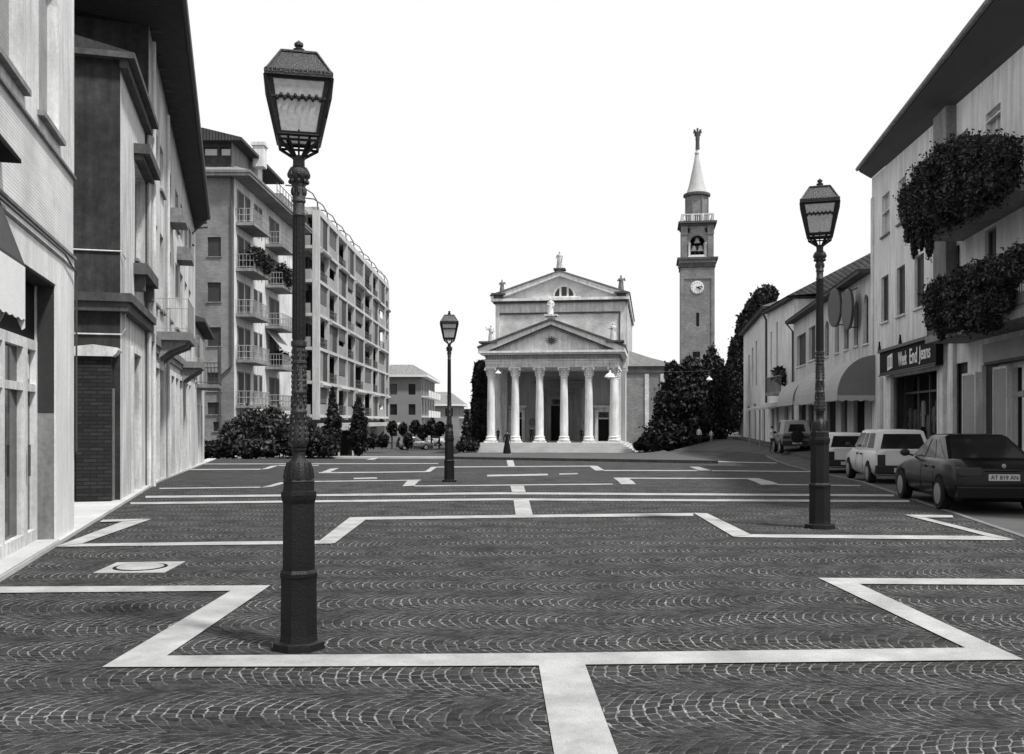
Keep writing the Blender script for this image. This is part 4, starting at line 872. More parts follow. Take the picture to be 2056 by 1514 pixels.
# ------------------------------------------------------------------ statues
def statue(label, px, py_top, py_bot, x, y, rz=0, seed=0, mat='statue', arms=0, plinth=True):
    p = cw(x, y); S_ = p[1]/F; d = p[1]; zb = Z(py_bot, d); h = (py_bot-py_top)*S_; xw = X(px, d); rr = random.Random(seed)
    t = thing('statue', label, 'statue', (xw, p[1], zb), CR+rz, 'statues on the church')
    m = MB().lathe([(.17,0),(.18,.03),(.15,.05),(.14,.3),(.125,.48),(.11,.56),(.135,.66),(.15,.74),(.13,.80),(.05,.835),(.045,.86)], 14, sy=.75)
    m.ball((0,-.01,.915), .052, .058, .075, 10); m.ball((0,-.055,.905), .012, .02, .02, 6)
    for i in range(9): a = i*.7+seed; m.tube([(.165*math.cos(a), .12*math.sin(a), .03), (.145*math.cos(a+.2), .105*math.sin(a+.2), .3), (.11*math.cos(a+.5), .08*math.sin(a+.5), .6)], .018, 5)
    if arms == 0: A_ = [[(-.13,0,.77),(-.19,-.03,.62),(-.08,-.13,.56)], [(.13,0,.77),(.20,-.02,.62),(.16,-.12,.50)]]
    elif arms == 1: A_ = [[(-.13,0,.77),(-.22,-.04,.70),(-.27,-.08,.86)], [(.13,0,.77),(.2,-.03,.62),(.06,-.13,.6)]]
    else: A_ = [[(-.12,0,.77),(-.2,-.04,.66),(-.04,-.14,.70)], [(.13,0,.77),(.23,-.02,.66),(.20,-.12,.78)]]
    for a in A_: m.tube(a, .045, 7, .03); m.ball(a[-1], .035, n=6)
    m.xf(lambda q: (q[0]*h, q[1]*h, q[2]*h)); m.build('figure', M[mat], t, True)
    return t
def plinth(x, y, z0, z1, w0, w1, mat='stone_dark'):
    CP('statue_plinth', M[mat], MB().box(x-w0, x+w0, y-w0, y+w0, z0, z1-.18).box(x-w1, x+w1, y-w1, y+w1, z1-.18, z1))
zpt = cz(551-11, 0, YB); plinth(0, YB-.1, za-.3, zpt, .42, .6); statue('tall cloaked statue on the topmost nave gable of the church', 1123.5, 504, 540, 0, YB-.1, 0, 1, 'statue')
for sg, px, yt_, yb_, lab in ((-1, 1008, 561, 590, 'weathered statue on the left corner of the church nave gable'), (1, 1247, 552, 587, 'weathered statue on the right corner of the church nave gable')):
    x_ = sg*6.35; plinth(x_, YB-.1, zt+.3, cz(yb_, x_, YB), .5, .72); statue(lab, px, yt_, yb_, x_, YB-.1, 0, 2+sg, 'stone_grey', 2)
plinth(0, -.5, ap-.3, cz(633), .35, .62, 'stone'); statue('bright white statue on the peak of the portico pediment', 1105.5, 598, 632, 0, -.5, 0, 5, 'stone_white')
for sg, px, yt_, yb_, lab, ar in ((-1, 986, 652, 687, 'pale statue with a raised arm on the left end of the portico', 1), (1, 1231, 647, 685, 'pale statue with crossed arms on the right end of the portico', 2)):
    x_ = sg*6.0; plinth(x_, -.4, ze+.4, cz(yb_, x_), .5, .85); statue(lab, px, yt_, yb_, x_, -.4, 0, 8+sg, 'stone', ar)
# ------------------------------------------------------------------ bell tower
TD = 120.0; TS = TD/F
T = thing('bell_tower', 'tall slender brick bell tower with clock, arched belfry and pale cone roof', 'bell tower', (X(1405.5,TD), TD+2.1, -1.5), CR)
tz = lambda py: Z(py, TD if py > 440 else TD+2.1)+1.5
def TP(n_, mt, mb, par=None, **k): return mb.build(n_, M[mt], par or T, **k)
a = 2.12
TP('shaft', 'brick_tower', MB().box(-a, a, -a, a, -.5, tz(536)))
TP('shaft_panel', 'brick_tower', MB().box(-a, -a+.42, -a-.1, -a-.001, 0, tz(560)).box(a-.42, a, -a-.1, -a-.001, 0, tz(560)).box(-a, a, -a-.1, -a-.001, tz(560)+.001, tz(538)))
TP('lower_cornice', 'stone_dark', MB().box(-a-.12, a+.12, -a-.22, a+.12, tz(536), tz(528)).box(-a-.42, a+.42, -a-.48, a+.42, tz(521.5), tz(517))); TP('cornice_frieze', 'stone_grey', MB().box(-a-.2, a+.2, -a-.28, a+.2, tz(528), tz(521.5)))
zb0, zb1 = tz(517), tz(452); aw, ah = .92, tz(486)
m = MB()
for sx in (-1, 1):
    for sy in (-1, 1): m.box(*sorted((sx*1.28, sx*2.02)), *sorted((sy*1.28, sy*2.02)), zb0, zb1)
def archpts(): 
    return [(aw*math.cos(t), ah+aw*math.sin(t)) for t in [math.pi*i/16 for i in range(17)]]
for y0, y1 in ((-1.85, -1.35), (1.35, 1.85)):
    ar = archpts(); m.prism([(1.28,ah)]+ar[:9]+[(0,zb1),(1.28,zb1)], y0, y1, 'y'); m.prism([(-1.28,zb1),(0,zb1)]+ar[8:]+[(-1.28,ah)], y0, y1, 'y')
for x0, x1_ in ((-1.85, -1.35), (1.35, 1.85)):
    ar = archpts(); m.prism([(1.28,ah)]+ar[:9]+[(0,zb1),(1.28,zb1)], x0, x1_, 'x'); m.prism([(-1.28,zb1),(0,zb1)]+ar[8:]+[(-1.28,ah)], x0, x1_, 'x')
TP('belfry', 'brick_tower', m)
TP('belfry_back', 'dark', MB().box(-1.2, 1.2, 1.0, 1.1, zb0, zb1-.2))
m = MB()
for sx in (-1, 1): m.lathe([(.2,0),(.2,.15),(.14,.2),(.12,ah-zb0-.35),(.2,ah-zb0-.2),(.22,ah-zb0)], 10, (sx*1.08, -1.75, zb0)); m.lathe([(.16,0),(.13,.2),(.12,ah-zb0-.3),(.18,ah-zb0-.02)], 10, (sx*.95, -1.2, zb0))
TP('belfry_columns', 'stone', m, smooth=True)
for sx in (-1, 1): q = MB().lathe([(.32,0),(.32,.12),(.22,.14)], 16); q.xf(lambda p: (sx*1.25+p[0], -1.86-p[2]-.01, tz(461)+p[1])); TP('roundel', 'dark', q)
for sx in (-1, 1): TP('corner_capital', 'stone_grey', MB().box(sx*1.65-.42, sx*1.65+.42, -2.1, -2.021, tz(470), tz(455)))
for sx, h_ in ((-.42, .1), (.42, .1), (0, 1.15)):
    q = MB().lathe([(.44,0),(.40,.08),(.30,.25),(.24,.55),(.16,.68),(.05,.74)], 16, (sx, -.9, zb0+.9+h_)); TP('bell', 'statue', q, smooth=True)
TP('bell_frame', 'rail', MB().tube([(-1.1,-.9,zb0+2.75),(1.1,-.9,zb0+2.75)], .07, 6).tube([(-1.1,-.9,zb0+1.65),(1.1,-.9,zb0+1.65)], .07, 6).tube([(-.5,-.9,zb0),(0,-.9,zb0+1.6)], .06, 6).tube([(.5,-.9,zb0),(0,-.9,zb0+1.6)], .06, 6).tube([(-.8,-1.3,zb0+.3),(.8,-1.3,zb0+.3)], .05, 5))
TP('belfry_sill', 'stone_white', MB().box(-.9, .9, -1.84, -1.5, zb0+.001, zb0+.4))
TP('upper_cornice', 'stone_dark', MB().box(-2.15, 2.15, -2.15, 2.15, zb1, zb1+.25).box(-2.4, 2.4, -2.45, 2.4, zb1+.25, zb1+.5))
m = MB(); zq = zb1+.5
for sx in (-1.9, -.65, .65, 1.9): m.box(sx-.16, sx+.16, -2.06, -1.78, zq, zq+.95); m.box(sx-.16, sx+.16, 1.78, 2.06, zq, zq+.95); m.box(-2.06, -1.78, sx-.159, sx+.159, zq, zq+.949); m.box(1.78, 2.06, sx-.159, sx+.159, zq, zq+.949)
for s_ in (-1, 1): m.box(-1.95, 1.95, s_*1.92-.1, s_*1.92+.1, zq+.84, zq+1.0); m.box(s_*1.92-.1, s_*1.92+.1, -1.82, 1.82, zq+.841, zq+1.001)
for i in range(14): x_ = -1.75+3.5*i/13; m.box(x_-.05, x_+.05, -1.97, -1.87, zq, zq+.84)
TP('balustrade', 'stone', m)
zl0, zl1 = zq, tz(397)
TP('lantern_drum', 'brick_tower', MB().lathe([(1.5,zl0),(1.5,zl1)], 8, rot=R(22.5))); m = MB()
for i in range(8): a_ = R(22.5+45*i); m.tube([(1.5*math.cos(a_),1.5*math.sin(a_),zl0),(1.5*math.cos(a_),1.5*math.sin(a_),zl1)], .10, 6)
TP('drum_ribs', 'stone_grey', m); TP('drum_cornice', 'stone_dark', MB().lathe([(1.52,zl1),(1.62,zl1+.1),(1.72,zl1+.12),(1.72,zl1+.4),(1.55,zl1+.5)], 24))
TP('cone_roof', 'lead', MB().lathe([(22.5*TS,tz(391)),(21*TS,tz(388)),(18.3*TS,tz(380)),(15.6*TS,tz(371)),(11.7*TS,tz(352)),(8.6*TS,tz(338)),(5.8*TS,tz(324)),(4*TS,tz(313)),(3.6*TS,tz(311)),(4.3*TS,tz(310)),(4.3*TS,tz(307)),(2.5*TS,tz(305)),(2.2*TS,tz(299))], 24), smooth=True)
zc_ = tz(577); q = MB().lathe([(13*TS,0),(13*TS,.08),(11.8*TS,.10)], 32); q.xf(lambda p: (p[0]-.05, -2.121-p[2], zc_+p[1])); ck = TP('clock_face', 'white', q)
m = MB()
for i in range(12): a_ = 2*math.pi*i/12; r0, r1 = 9.6*TS, 11.2*TS; m.tube([(r0*math.cos(a_)-.05, -2.235, zc_+r0*math.sin(a_)), (r1*math.cos(a_)-.05, -2.235, zc_+r1*math.sin(a_))], .035, 4)
TP('hour_marks', 'dark', m, ck); m = MB().tube([(-.15,-2.25,zc_+.02),(.60,-2.25,zc_-.02+.12)], .05, 5).tube([(-.15,-2.27,zc_+.06),(.42,-2.27,zc_-.26)], .065, 5); TP('clock_hands', 'dark', m, ck)
TP('slit_window', 'dark', MB().box(-.17, .2, -2.13, -2.121, tz(655), tz(628))); TP('slit_window', 'dark', MB().box(-.6, .3, -2.13, -2.121, tz(735), tz(706)))
p = T.location; t = thing('statue', 'dark winged statue crowning the cone of the bell tower', 'statue', (X(1400.5,TD+2.1), TD+2.1, Z(300,TD+2.1)), CR, 'statues on the church'); h = 45.5*TS
m = MB().lathe([(.10,0),(.09,.1),(.085,.35),(.10,.5),(.08,.6),(.11,.7),(.10,.78),(.04,.82),(.04,.85)], 12, sy=.8); m.ball((0,-.01,.90), .05, .055, .07, 8)
for s_ in (-1, 1): m.tube([(s_*.10,0,.77),(s_*.17,-.03,.72),(s_*.14,-.06,.88)], .035, 6); m.prism([(s_*.03,.6),(s_*.13,.60),(s_*.15,.84),(s_*.10,.92),(s_*.05,.8)], .04, .08, 'y')
m.xf(lambda q: (q[0]*h, q[1]*h, q[2]*h)); m.build('figure', M['statue_dark'], t, True)

# ------------------------------------------------------------------ trees, hedges, shrubs
def tz0(x, y): return gz(x, y)
def blob_px(lst, d, x0, z0, ry=1.0):
    return [(X(px,d)-x0, dy, Z(py,d)-z0, r_*d/F, r_*d/F*ry, (rv if rv else r_)*d/F) for px, py, r_, rv, dy in lst]
def plant_px(name, label, cat, px, d, lst, n, size, mat, seed, zb=None, **k):
    x0 = X(px,d); z0 = gz(x0,d)+.1 if zb is None else zb
    return plant(name, label, cat, (x0,d,z0), blob_px(lst, d, x0, z0), n, size, mat, seed, **k)
plant_px('evergreen_tree', 'broad dark evergreen tree in front of the right church wing', 'tree', 1345, 84,
    [(1338,868,38,38,0),(1376,868,42,40,.5),(1346,815,32,42,0),(1372,800,38,48,0),(1388,760,26,44,.3),(1360,770,26,34,0),(1398,840,34,50,.5),(1350,745,14,20,0),(1318,884,22,22,0)], 20000, .26, M['leaf'], 21, trunk=(3, .3), core=.66, shell=.5)
plant_px('cypress', 'tall dark pointed cypress beside the broad evergreen, under the bell tower', 'tree', 1432, 87,
    [(1432,860,28,46,0),(1432,800,32,60,0),(1430,750,22,42,0),(1428,722,10,26,0),(1446,780,14,60,0)], 10000, .24, M['leaf'], 22, trunk=(3, .25), up=1.5, core=.7)
plant_px('clipped_tree', 'tall dark leaning tree with a rounded top behind the right street houses', 'tree', 1490, 100,
    [(1474,800,20,70,0),(1482,730,21,60,0),(1497,670,20,48,0),(1512,634,20,36,0),(1530,605,21,26,0),(1543,592,19,19,0),(1476,770,24,60,0)], 10000, .26, M['leaf_black'], 23, trunk=(6, .4), core=.9, shell=.85, lumpy=.2, stray=.03)
plant_px('clipped_hedge_tree', 'tall dark square clipped evergreen at the left side of the church portico', 'tree', 962, 97,
    [(959,870,16,30,0),(972,870,16,30,0),(960,820,14.5,40,0),(974,820,15,40,0),(962,770,14,40,0),(976,770,15,40,0),(964,742,12.5,18,0),(977,742,14,20,0)], 9000, .22, M['leaf_black'], 24, trunk=(1, .3), core=.92, shell=.88, lumpy=.15, stray=.03)
plant_px('small_cypress', 'thin small cypress left of the square clipped evergreen', 'tree', 937, 92, [(937,888,12,16,0),(937,862,8,22,0),(937,838,4,16,0)], 900, .26, M['leaf'], 25, trunk=(1, .12))
plant_px('low_shrub', 'low dark shrubs beside the left end of the church steps', 'shrub', 948, 88, [(926,896,10,9,0),(940,892,12,12,0),(953,895,10,10,0)], 900, .2, M['leaf'], 26, part='foliage')
plant_px('low_shrub', 'low dark shrubs at the right end of the church steps', 'shrub', 1283, 86, [(1280,895,8,9,0),(1290,890,10,14,0),(1298,894,10,12,0)], 1000, .2, M['leaf'], 27, part='foliage')
plant_px('hedge', 'big glossy leafed dark hedge in front of the brick apartment block', 'hedge', 520, 64, [(470,880,28,34,0),(505,866,34,44,0),(545,864,36,44,0),(580,878,30,36,0),(460,900,20,18,0),(520,896,60,22,0)], 14000, .20, M['leaf_mid'], 28, part='foliage')
plant_px('shrub', 'clipped dark shrub just right of the nearest lamp post', 'shrub', 645, 66, [(630,890,22,26,0),(655,895,22,22,0),(612,872,16,40,0),(598,850,14,50,0)], 5000, .18, M['leaf'], 29, part='foliage')
plant_px('low_hedge', 'low dark hedge at the foot of the brick apartment wall', 'hedge', 425, 64, [(405,902,24,18,0),(432,902,24,18,0)], 1000, .22, M['leaf'], 30, part='foliage')
for i, (px, ytop, lab) in enumerate(((668, 782, 'taller pointed conifer near the kiosk'), (720, 800, 'shorter pointed conifer right of the kiosk'))):
    plant_px('conifer', lab, 'tree', px, 70, [(px,895,14,16,0),(px-2,872,20,20,0),(px+1,850,16,22,0),(px,828,10,22,0),(px-1,ytop+22,6,20,0),(px,ytop+7,2.5,12,0)], 3200, .20, M['leaf'], 31+i, group='pointed conifers by the kiosk', trunk=(1.2, .12))
for i, (px, py, r_) in enumerate(((787,860,9), (809,862,8), (833,858,9), (848,868,9), (866,860,11), (882,862,10))):
    t = plant_px('street_tree', 'small round dark street tree in the far row before the distant houses', 'tree', px, 108, [(px,py,r_,r_*1.35,0),(px+2,py-r_*.8,r_*.6,r_*.8,0)], 500, .3, M['leaf'], 40+i, group='small trees in the far row', trunk=(2.0, .12))
for i, (px, w_) in enumerate(((770, 10), (748, 12), (820, 9))):
    plant_px('bush', ['round dark bush by the shops, middle of the three', 'round dark bush by the shops, nearest the kiosk', 'round dark bush by the shops, nearest the parked cars'][i], 'shrub', px, 95, [(px,885,w_,14,0)], 500, .25, M['leaf'], 50+i, part='foliage', group='round bushes by the shops')
plant('far_trees', 'distant dark tree belt closing the view behind the church', 'trees', (0, 330, -1.5), [(x_*9-60, (x_*37 % 11)*2, 3.5, 8, 5, 5+(x_*13 % 5)*.5) for x_ in range(-2, 30)], 5000, 1.2, M['leaf_mid'], 60, part='foliage')

# ------------------------------------------------------------------ right row: the near house with the shops
PR = lambda d, off=0: (FR(d)+off, d)
B = Bld('balcony_house', 'grey house at the right edge with wide dark eaves and leafy hanging balconies', 'house', PR(39.4), PR(14.0))
lx = B.lx; D_ = lambda x: B.d(x); L1 = B.L
fa = lambda a, b, z0, z1: (lx(a), lx(b), z0, z1)
o3 = [fa(1771,1786,8.95,10.55), fa(1803,1819,8.95,10.55), fa(1838,1862,8.95,10.5), fa(1919,1944,8.5,10.2), fa(1979,2009,8.3,10.1)]
o2 = [fa(1769.5,1784,5.55,7.35), fa(1800.5,1817,5.55,7.35), fa(1836,1855,5.55,7.35), fa(1917,1927,5.0,6.95), fa(1977,2000,4.9,6.9)]
og = [fa(1791,1881,-.3,3.3), fa(1916,1943,-.3,3.38), fa(1971,2006,-.3,3.2), fa(2034,2052,.55,3.0)]
ZS = lambda x: 11.75-.85*x/(39.4-21.9)
B.wall(M['plaster_right'], 0, L1, GB, 9.9, o2+og+[(a,b,c,min(e,9.85)) for a,b,c,e in o3], rev=.16, back=11)
zt0, zt1 = ZS(0), ZS(L1)
m = MB(); xs_ = sorted({0, L1, *[v for o in o3 for v in o[:2]]})
for a, b in zip(xs_, xs_[1:]):
    mid = (a+b)/2; e = [o[3] for o in o3 if o[0] < mid < o[1]]; z_ = max(e) if e else 9.9
    m.add([(a,0,z_),(b,0,z_),(b,0,ZS(b)),(a,0,ZS(a))], [(0,1,2,3)])
    if e: m.add([(a,0,z_),(b,0,z_),(b,.16,z_),(a,.16,z_)], [(0,1,2,3)]); m.add([(a,0,9.9),(a,0,z_),(a,.16,z_),(a,.16,9.9)], [(0,1,2,3)]); m.add([(b,0,9.9),(b,0,z_),(b,.16,z_),(b,.16,9.9)], [(0,1,2,3)])
B.part('upper_wall', M['plaster_right'], m)
for o in o3: B.window(o, M['glass_pale'], rev=.16, frame=M['stone'], sill=M['stone_grey'], mull=1, tr=0)
for o in o2[:3]: B.window(o, M['shutter'], rev=.16, frame=M['shutter_mid'], sill=M['stone'])
for o in o2[3:]: B.window(o, M['glass'], rev=.16, frame=M['shutter_mid'])
B.part('corner_strip', M['plaster_light'], MB().box(-.02, .35, -.05, -.001, 4.3, 10.9))
px0, px1 = lx(1877, -.25), lx(1903, -.25)
B.part('pilaster', M['stone_grey'], MB().box(px0, px1, -.30, -.001, 4.15, ZS(px1)-.02))
# eaves: outer edge fitted to the roof line
oc0, oc1 = Vector((X(1725,39.6), 39.6)), Vector((X(2056+140, 17.5), 17.5))
def rl(v): d_ = v-B.A; return d_.dot(B.u), d_.dot(B.n)
e0, e1 = rl(oc0), rl(Vector((X(2000,22.1), 22.1))); k_ = (L1-e0[0])/(e1[0]-e0[0]); e2 = (L1, e0[1]+(e1[1]-e0[1])*k_)
zo = lambda t: Z(345,39.6)+(Z(0,22.1)-Z(345,39.6))*t
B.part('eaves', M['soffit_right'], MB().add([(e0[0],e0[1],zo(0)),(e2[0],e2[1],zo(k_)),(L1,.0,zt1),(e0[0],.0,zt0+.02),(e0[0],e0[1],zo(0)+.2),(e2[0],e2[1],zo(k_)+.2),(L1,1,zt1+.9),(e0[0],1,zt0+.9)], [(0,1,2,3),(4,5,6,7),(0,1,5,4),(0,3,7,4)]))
B.part('gutter', M['plaster_mid'], MB().tube([(e0[0]-.05,e0[1]-.06,zo(0)+.12), (e2[0],e2[1]-.06,zo(k_)+.12)], .085, 8))
B.part('roof', M['tile_dark'], MB().add([(e0[0],e0[1],zo(0)+.21),(e2[0],e2[1],zo(k_)+.21),(L1,6,zt1+2.6),(4,6,zt0+2.6),(L1,11.5,zt1+.3),(e0[0],11.5,zt0+.3)], [(0,1,2,3),(3,2,4,5),(0,3,5)]))
# balconies
b1_ = balcony(B, lx(1862,-1), lx(2022,-1), 0, 1.15, 7.2, M['plaster_mid'], M['rail'], 1.0, t=.22)
b2_ = balcony(B, lx(1868,-1), lx(2090,-1), 0, 1.15, 4.12, M['plaster_mid'], M['rail'], 1.0, t=.2)
B.part('planter_box', M['stone_grey'], MB().box(lx(1862,-1)+.1, lx(2022,-1)-.1, -1.1, -.8, 7.21, 7.6)); B.part('planter_box', M['stone_grey'], MB().box(lx(1868,-1)+.1, lx(2090,-1)-.1, -1.1, -.8, 4.13, 4.5))
# shop with the dark sign, doors, boards
B.part('shop_interior', M['dark'], MB().box(og[0][0], og[0][1], .8, .85, -.3, 3.3)); m = MB(); a, b = og[0][:2]
for x_ in (a+.04, a+(b-a)*.33, a+(b-a)*.58, b-.04): m.box(x_-.04, x_+.04, .44, .499, -.3, 3.29)
m.box(a+.08, b-.08, .445, .498, -.3, .35); m.box(a+.081, b-.081, .447, .498, 2.65, 2.72); B.part('shop_frame', M['rail'], m)
rr = random.Random(9)
for i in range(9):                                        # clothes on show behind the glass
    x_ = a+(b-a)*(.06+.1*i); z_ = .9+rr.random()*.6; q = MB().prism([(-.12,-.55),(.13,-.6),(.11,.1),(.2,-.2),(.26,-.15),(.16,.3),(.04,.36),(-.05,.35),(-.17,.28),(-.27,-.2),(-.2,-.22),(-.11,.1)], -.03, .03, 'y'); q.xf(lambda p: (p[0]+x_, p[1]+.58+.03*(i % 3), p[2]+z_+.6)); B.part('hanging_garment', [M['stone_dark'], M['rail'], M['stone_dark'], M['stone_grey']][i % 4], q)
for p, q in ((1762.5,1768), (1779,1789), (1884,1894), (1905,1914)): B.part('pillar', M['stone'], MB().box(lx(p,-.1), lx(q,-.1), -.12, -.001, GB, 3.38 if q < 1800 else 4.05))
B.part('door', M['wood_dark'], MB().box(og[1][0], og[1][1], .12, .16, -.3, 3.38)); B.part('door', M['wood_dark'], MB().box(og[2][0], og[2][1], .12, .16, -.3, 3.2)); B.part('shop_window', M['dark'], MB().box(og[3][0], og[3][1], .12, .16, .55, 3.0))
for p, q, z0, z1 in ((1944,1969,.9,2.95), (2007,2033,.62,3.0)):
    bd = B.part('display_case', M['sign_grey'], MB().box(lx(p), lx(q), -.14, -.002, z0, z1)); B.part('case_frame', M['plaster_light'], MB().box(lx(p)-.05, lx(p)-.001, -.16, -.002, z0, z1).box(lx(q)+.001, lx(q)+.05, -.16, -.002, z0, z1).box(lx(p)-.05, lx(q)+.05, -.16, -.002, z1+.001, z1+.07).box(lx(p)-.05, lx(q)+.05, -.16, -.002, z0-.07, z0-.001), bd)
B.part('side_fascia', M['sign_grey'], MB().box(lx(1973,-.22), L1, -.22, -.002, 3.22, 3.72)); B.part('ledge', M['stone_dark'], MB().box(lx(1886), L1, -.16, -.001, 4.06, 4.14).box(lx(1975,-.3), L1, -.3, -.003, 3.14, 3.215))
B.part('door_hood', M['stone_grey'], MB().prism([(0,2.55),(-.9,2.28),(-.9,2.2),(0,2.2)], lx(2030,-.9), L1-4, 'x')); B.part('stone_base', M['stone'], MB().box(lx(2006), L1, -.12, -.001, GB, .5))
sx0, sx1 = lx(1768.5,-.3), lx(1882,-.3); S_ = thing('shop_sign', 'black shop sign with white lettering and emblem above the clothes shop', 'sign', (*(B.A+B.u*sx0), 3.4), B.o.rotation_euler.z)
W = sx1-sx0; MB().box(0, W, -.34, -.122, 0, .86).build('board', M['sign_black'], S_); MB().box(-.05, W+.05, -.42, -.122, .861, .97).box(-.02, W+.02, -.39, -.341, -.05, .0).box(.01, W-.01, -.36, -.341, .03, .07).build('trim', M['rail'], S_)
for x_ in (.0, W*.42): MB().prism([(-.16,.971),(.16,.971),(.08,1.12),(.03,1.2),(0,1.32),(-.03,1.2),(-.08,1.12)], -.38, -.32, 'y').xf(lambda p: (p[0]+x_, p[1], p[2])).build('finial', M['sign_black'], S_)
def lettering(txt, x0, z0, width, height, par, mat, y=-.342, name='lettering'):
    cu_ = bpy.data.curves.new(name, 'FONT'); cu_.body = txt; cu_.extrude = .006; cu_.offset = .012; ob = bpy.data.objects.new('tmp', cu_); C.objects.link(ob)
    dg = bpy.context.evaluated_depsgraph_get(); me = bpy.data.meshes.new_from_object(ob.evaluated_get(dg)); bpy.data.objects.remove(ob)
    xs_ = [v.co.x for v in me.vertices]; ys_ = [v.co.y for v in me.vertices]; sx = width/(max(xs_)-min(xs_)); sz = height/(max(ys_)-min(ys_)); mx, my = min(xs_), min(ys_)
    for v in me.vertices: v.co = Vector((x0+(v.co.x-mx)*sx, y-v.co.z-.008, z0+(v.co.y-my)*sz))
    me.name = name; me.materials.append(mat); o = bpy.data.objects.new(name, me); C.objects.link(o); o.parent = par; return o
tx = lambda px: lx(px,-.34)-sx0
lettering('Week', tx(1804), .20, tx(1821.5)-tx(1804), .50, S_, M['white']); lettering('End', tx(1827), .20, tx(1842)-tx(1827), .52, S_, M['white']); lettering('Jeans', tx(1845.5), .12, tx(1868.5)-tx(1845.5), .60, S_, M['white'])
em = MB().prism([(tx(1782),.12),(tx(1792),.2),(tx(1792),.74),(tx(1782),.66)], -.352, -.341, 'y').build('emblem', M['white'], S_); m = MB()
for i in range(3): x_ = tx(1783.5)+(tx(1791)-tx(1783.5))*i/2.4; m.box(x_, x_+.06, -.356, -.353, .25, .6)
m.build('emblem_marks', M['sign_black'], em)
# ivy on the balconies
def ivy(label, lst, n, seed, tails):
    dd = lambda px: (9.35-1.35)/((px-CX)/F-.143)
    lst = [(a, b, c_, dd(a), e) for a, b, c_, _, e in lst]; tails = [(a, b, c_, dd(a)) for a, b, c_, _ in tails]
    c = lst[0]; d0 = c[3]; x0, z0 = X(c[0],d0), Z(c[1],d0); bl = []
    for px, py, r_, d_, rv in lst: bl.append((X(px,d_)-x0, d_-d0, Z(py,d_)-z0, r_*d_/F, r_*d_/F*1.1, rv*d_/F))
    t = thing('hanging_plants', label, 'plants', (x0, d0, z0), 0, 'hanging plants on the balcony house')
    for px, py, l_, d_ in tails: bl.append((X(px,d_)-x0, d_-d0, Z(py,d_)-z0, .10, .14, l_*d_/F))
    return leafcloud('foliage', bl, n, .062, M['leaf_ivy'], seed, t, core=.72, shell=.55)
ivy('huge mass of dark plants hanging from the upper balcony of the right house', [(1832,400,26,0,34),(1838,440,24,0,30),(1868,370,38,0,50),(1868,430,36,0,42),(1905,335,42,0,50),(1905,400,46,0,56),(1945,315,42,0,44),(1945,380,46,0,54),(1985,310,42,0,38),(1985,365,44,0,48),(2020,310,34,0,36),(2015,350,34,0,36),(1820,420,14,0,40),(1962,410,22,0,20)], 46000, 71, [(1836,490,30,0),(1866,490,30,0),(1850,480,24,0),(1822,470,20,0)])
ivy('second mass of dark plants trailing over the lower balcony of the right house', [(1880,600,24,0,34),(1905,590,36,0,36),(1900,635,34,0,32),(1942,575,40,0,40),(1942,628,38,0,38),(1982,560,40,0,40),(1985,620,40,0,44),(2020,545,38,0,34),(2012,590,26,0,40),(2056,525,36,0,34),(1870,625,12,0,26),(1975,652,30,0,14),(1900,657,24,0,10)], 36000, 72, [(1866,640,24,0),(1890,668,16,0)])
# ------------------------------------------------------------------ low shops with awnings
B = Bld('awning_house', 'low grey house with arched upper windows, tiled roof and awnings over its shops', 'house', PR(60.5), PR(39.55))
lx = B.lx; ZE = 7.85
arch_ = [(1733,1743.5,4.95,7.05), (1714.5,1723,5.0,7.0), (1695,1704,5.0,6.95), (1676,1684,5.0,6.9), (1656,1664,5.0,6.85)]
sq = [(1624,1637,5.1,7.0), (1600,1618,5.0,6.9)]
ops = [fa_ for fa_ in [(lx(a), lx(b), c, e) for a, b, c, e in arch_+sq]]; og = [(lx(a), lx(b), -.3, 2.75) for a, b in ((1604,1618), (1623,1634), (1660,1678), (1689,1701), (1714,1736))]
B.wall(M['plaster_right2'], 0, B.L, GB, ZE, ops+og, rev=.2, back=10); B.archmat = M['plaster_right2']
for i, o in enumerate(ops): B.window(o, M['glass'] if i < 5 else M['shutter'], rev=.2, frame=M['shutter_mid'] if i < 5 else None, sill=M['stone'], arch=i < 5)
for i, o in enumerate(og): B.part('shop_window', M['glass_shop'] if i % 2 else M['dark'], MB().box(o[0], o[1], .17, .22, o[2], o[3]))
B.part('eaves', M['stone_dark'], MB().box(-.2, B.L, -.5, 10.3, ZE+.001, ZE+.16)); B.part('roof', M['tile'], MB().prism([(-.55,ZE+.161),(10.4,ZE+.161),(5,ZE+1.35)], -.3, B.L, 'x')); B.part('downpipe', M['rail'], MB().tube([(.15,-.45,ZE),(.15,-.08,ZE-.5),(.15,-.08,0)], .06, 6))
B.part('arch_imposts', M['stone'], MB().box(lx(1650), B.L-.02, -.05, -.001, 4.2, 4.35))
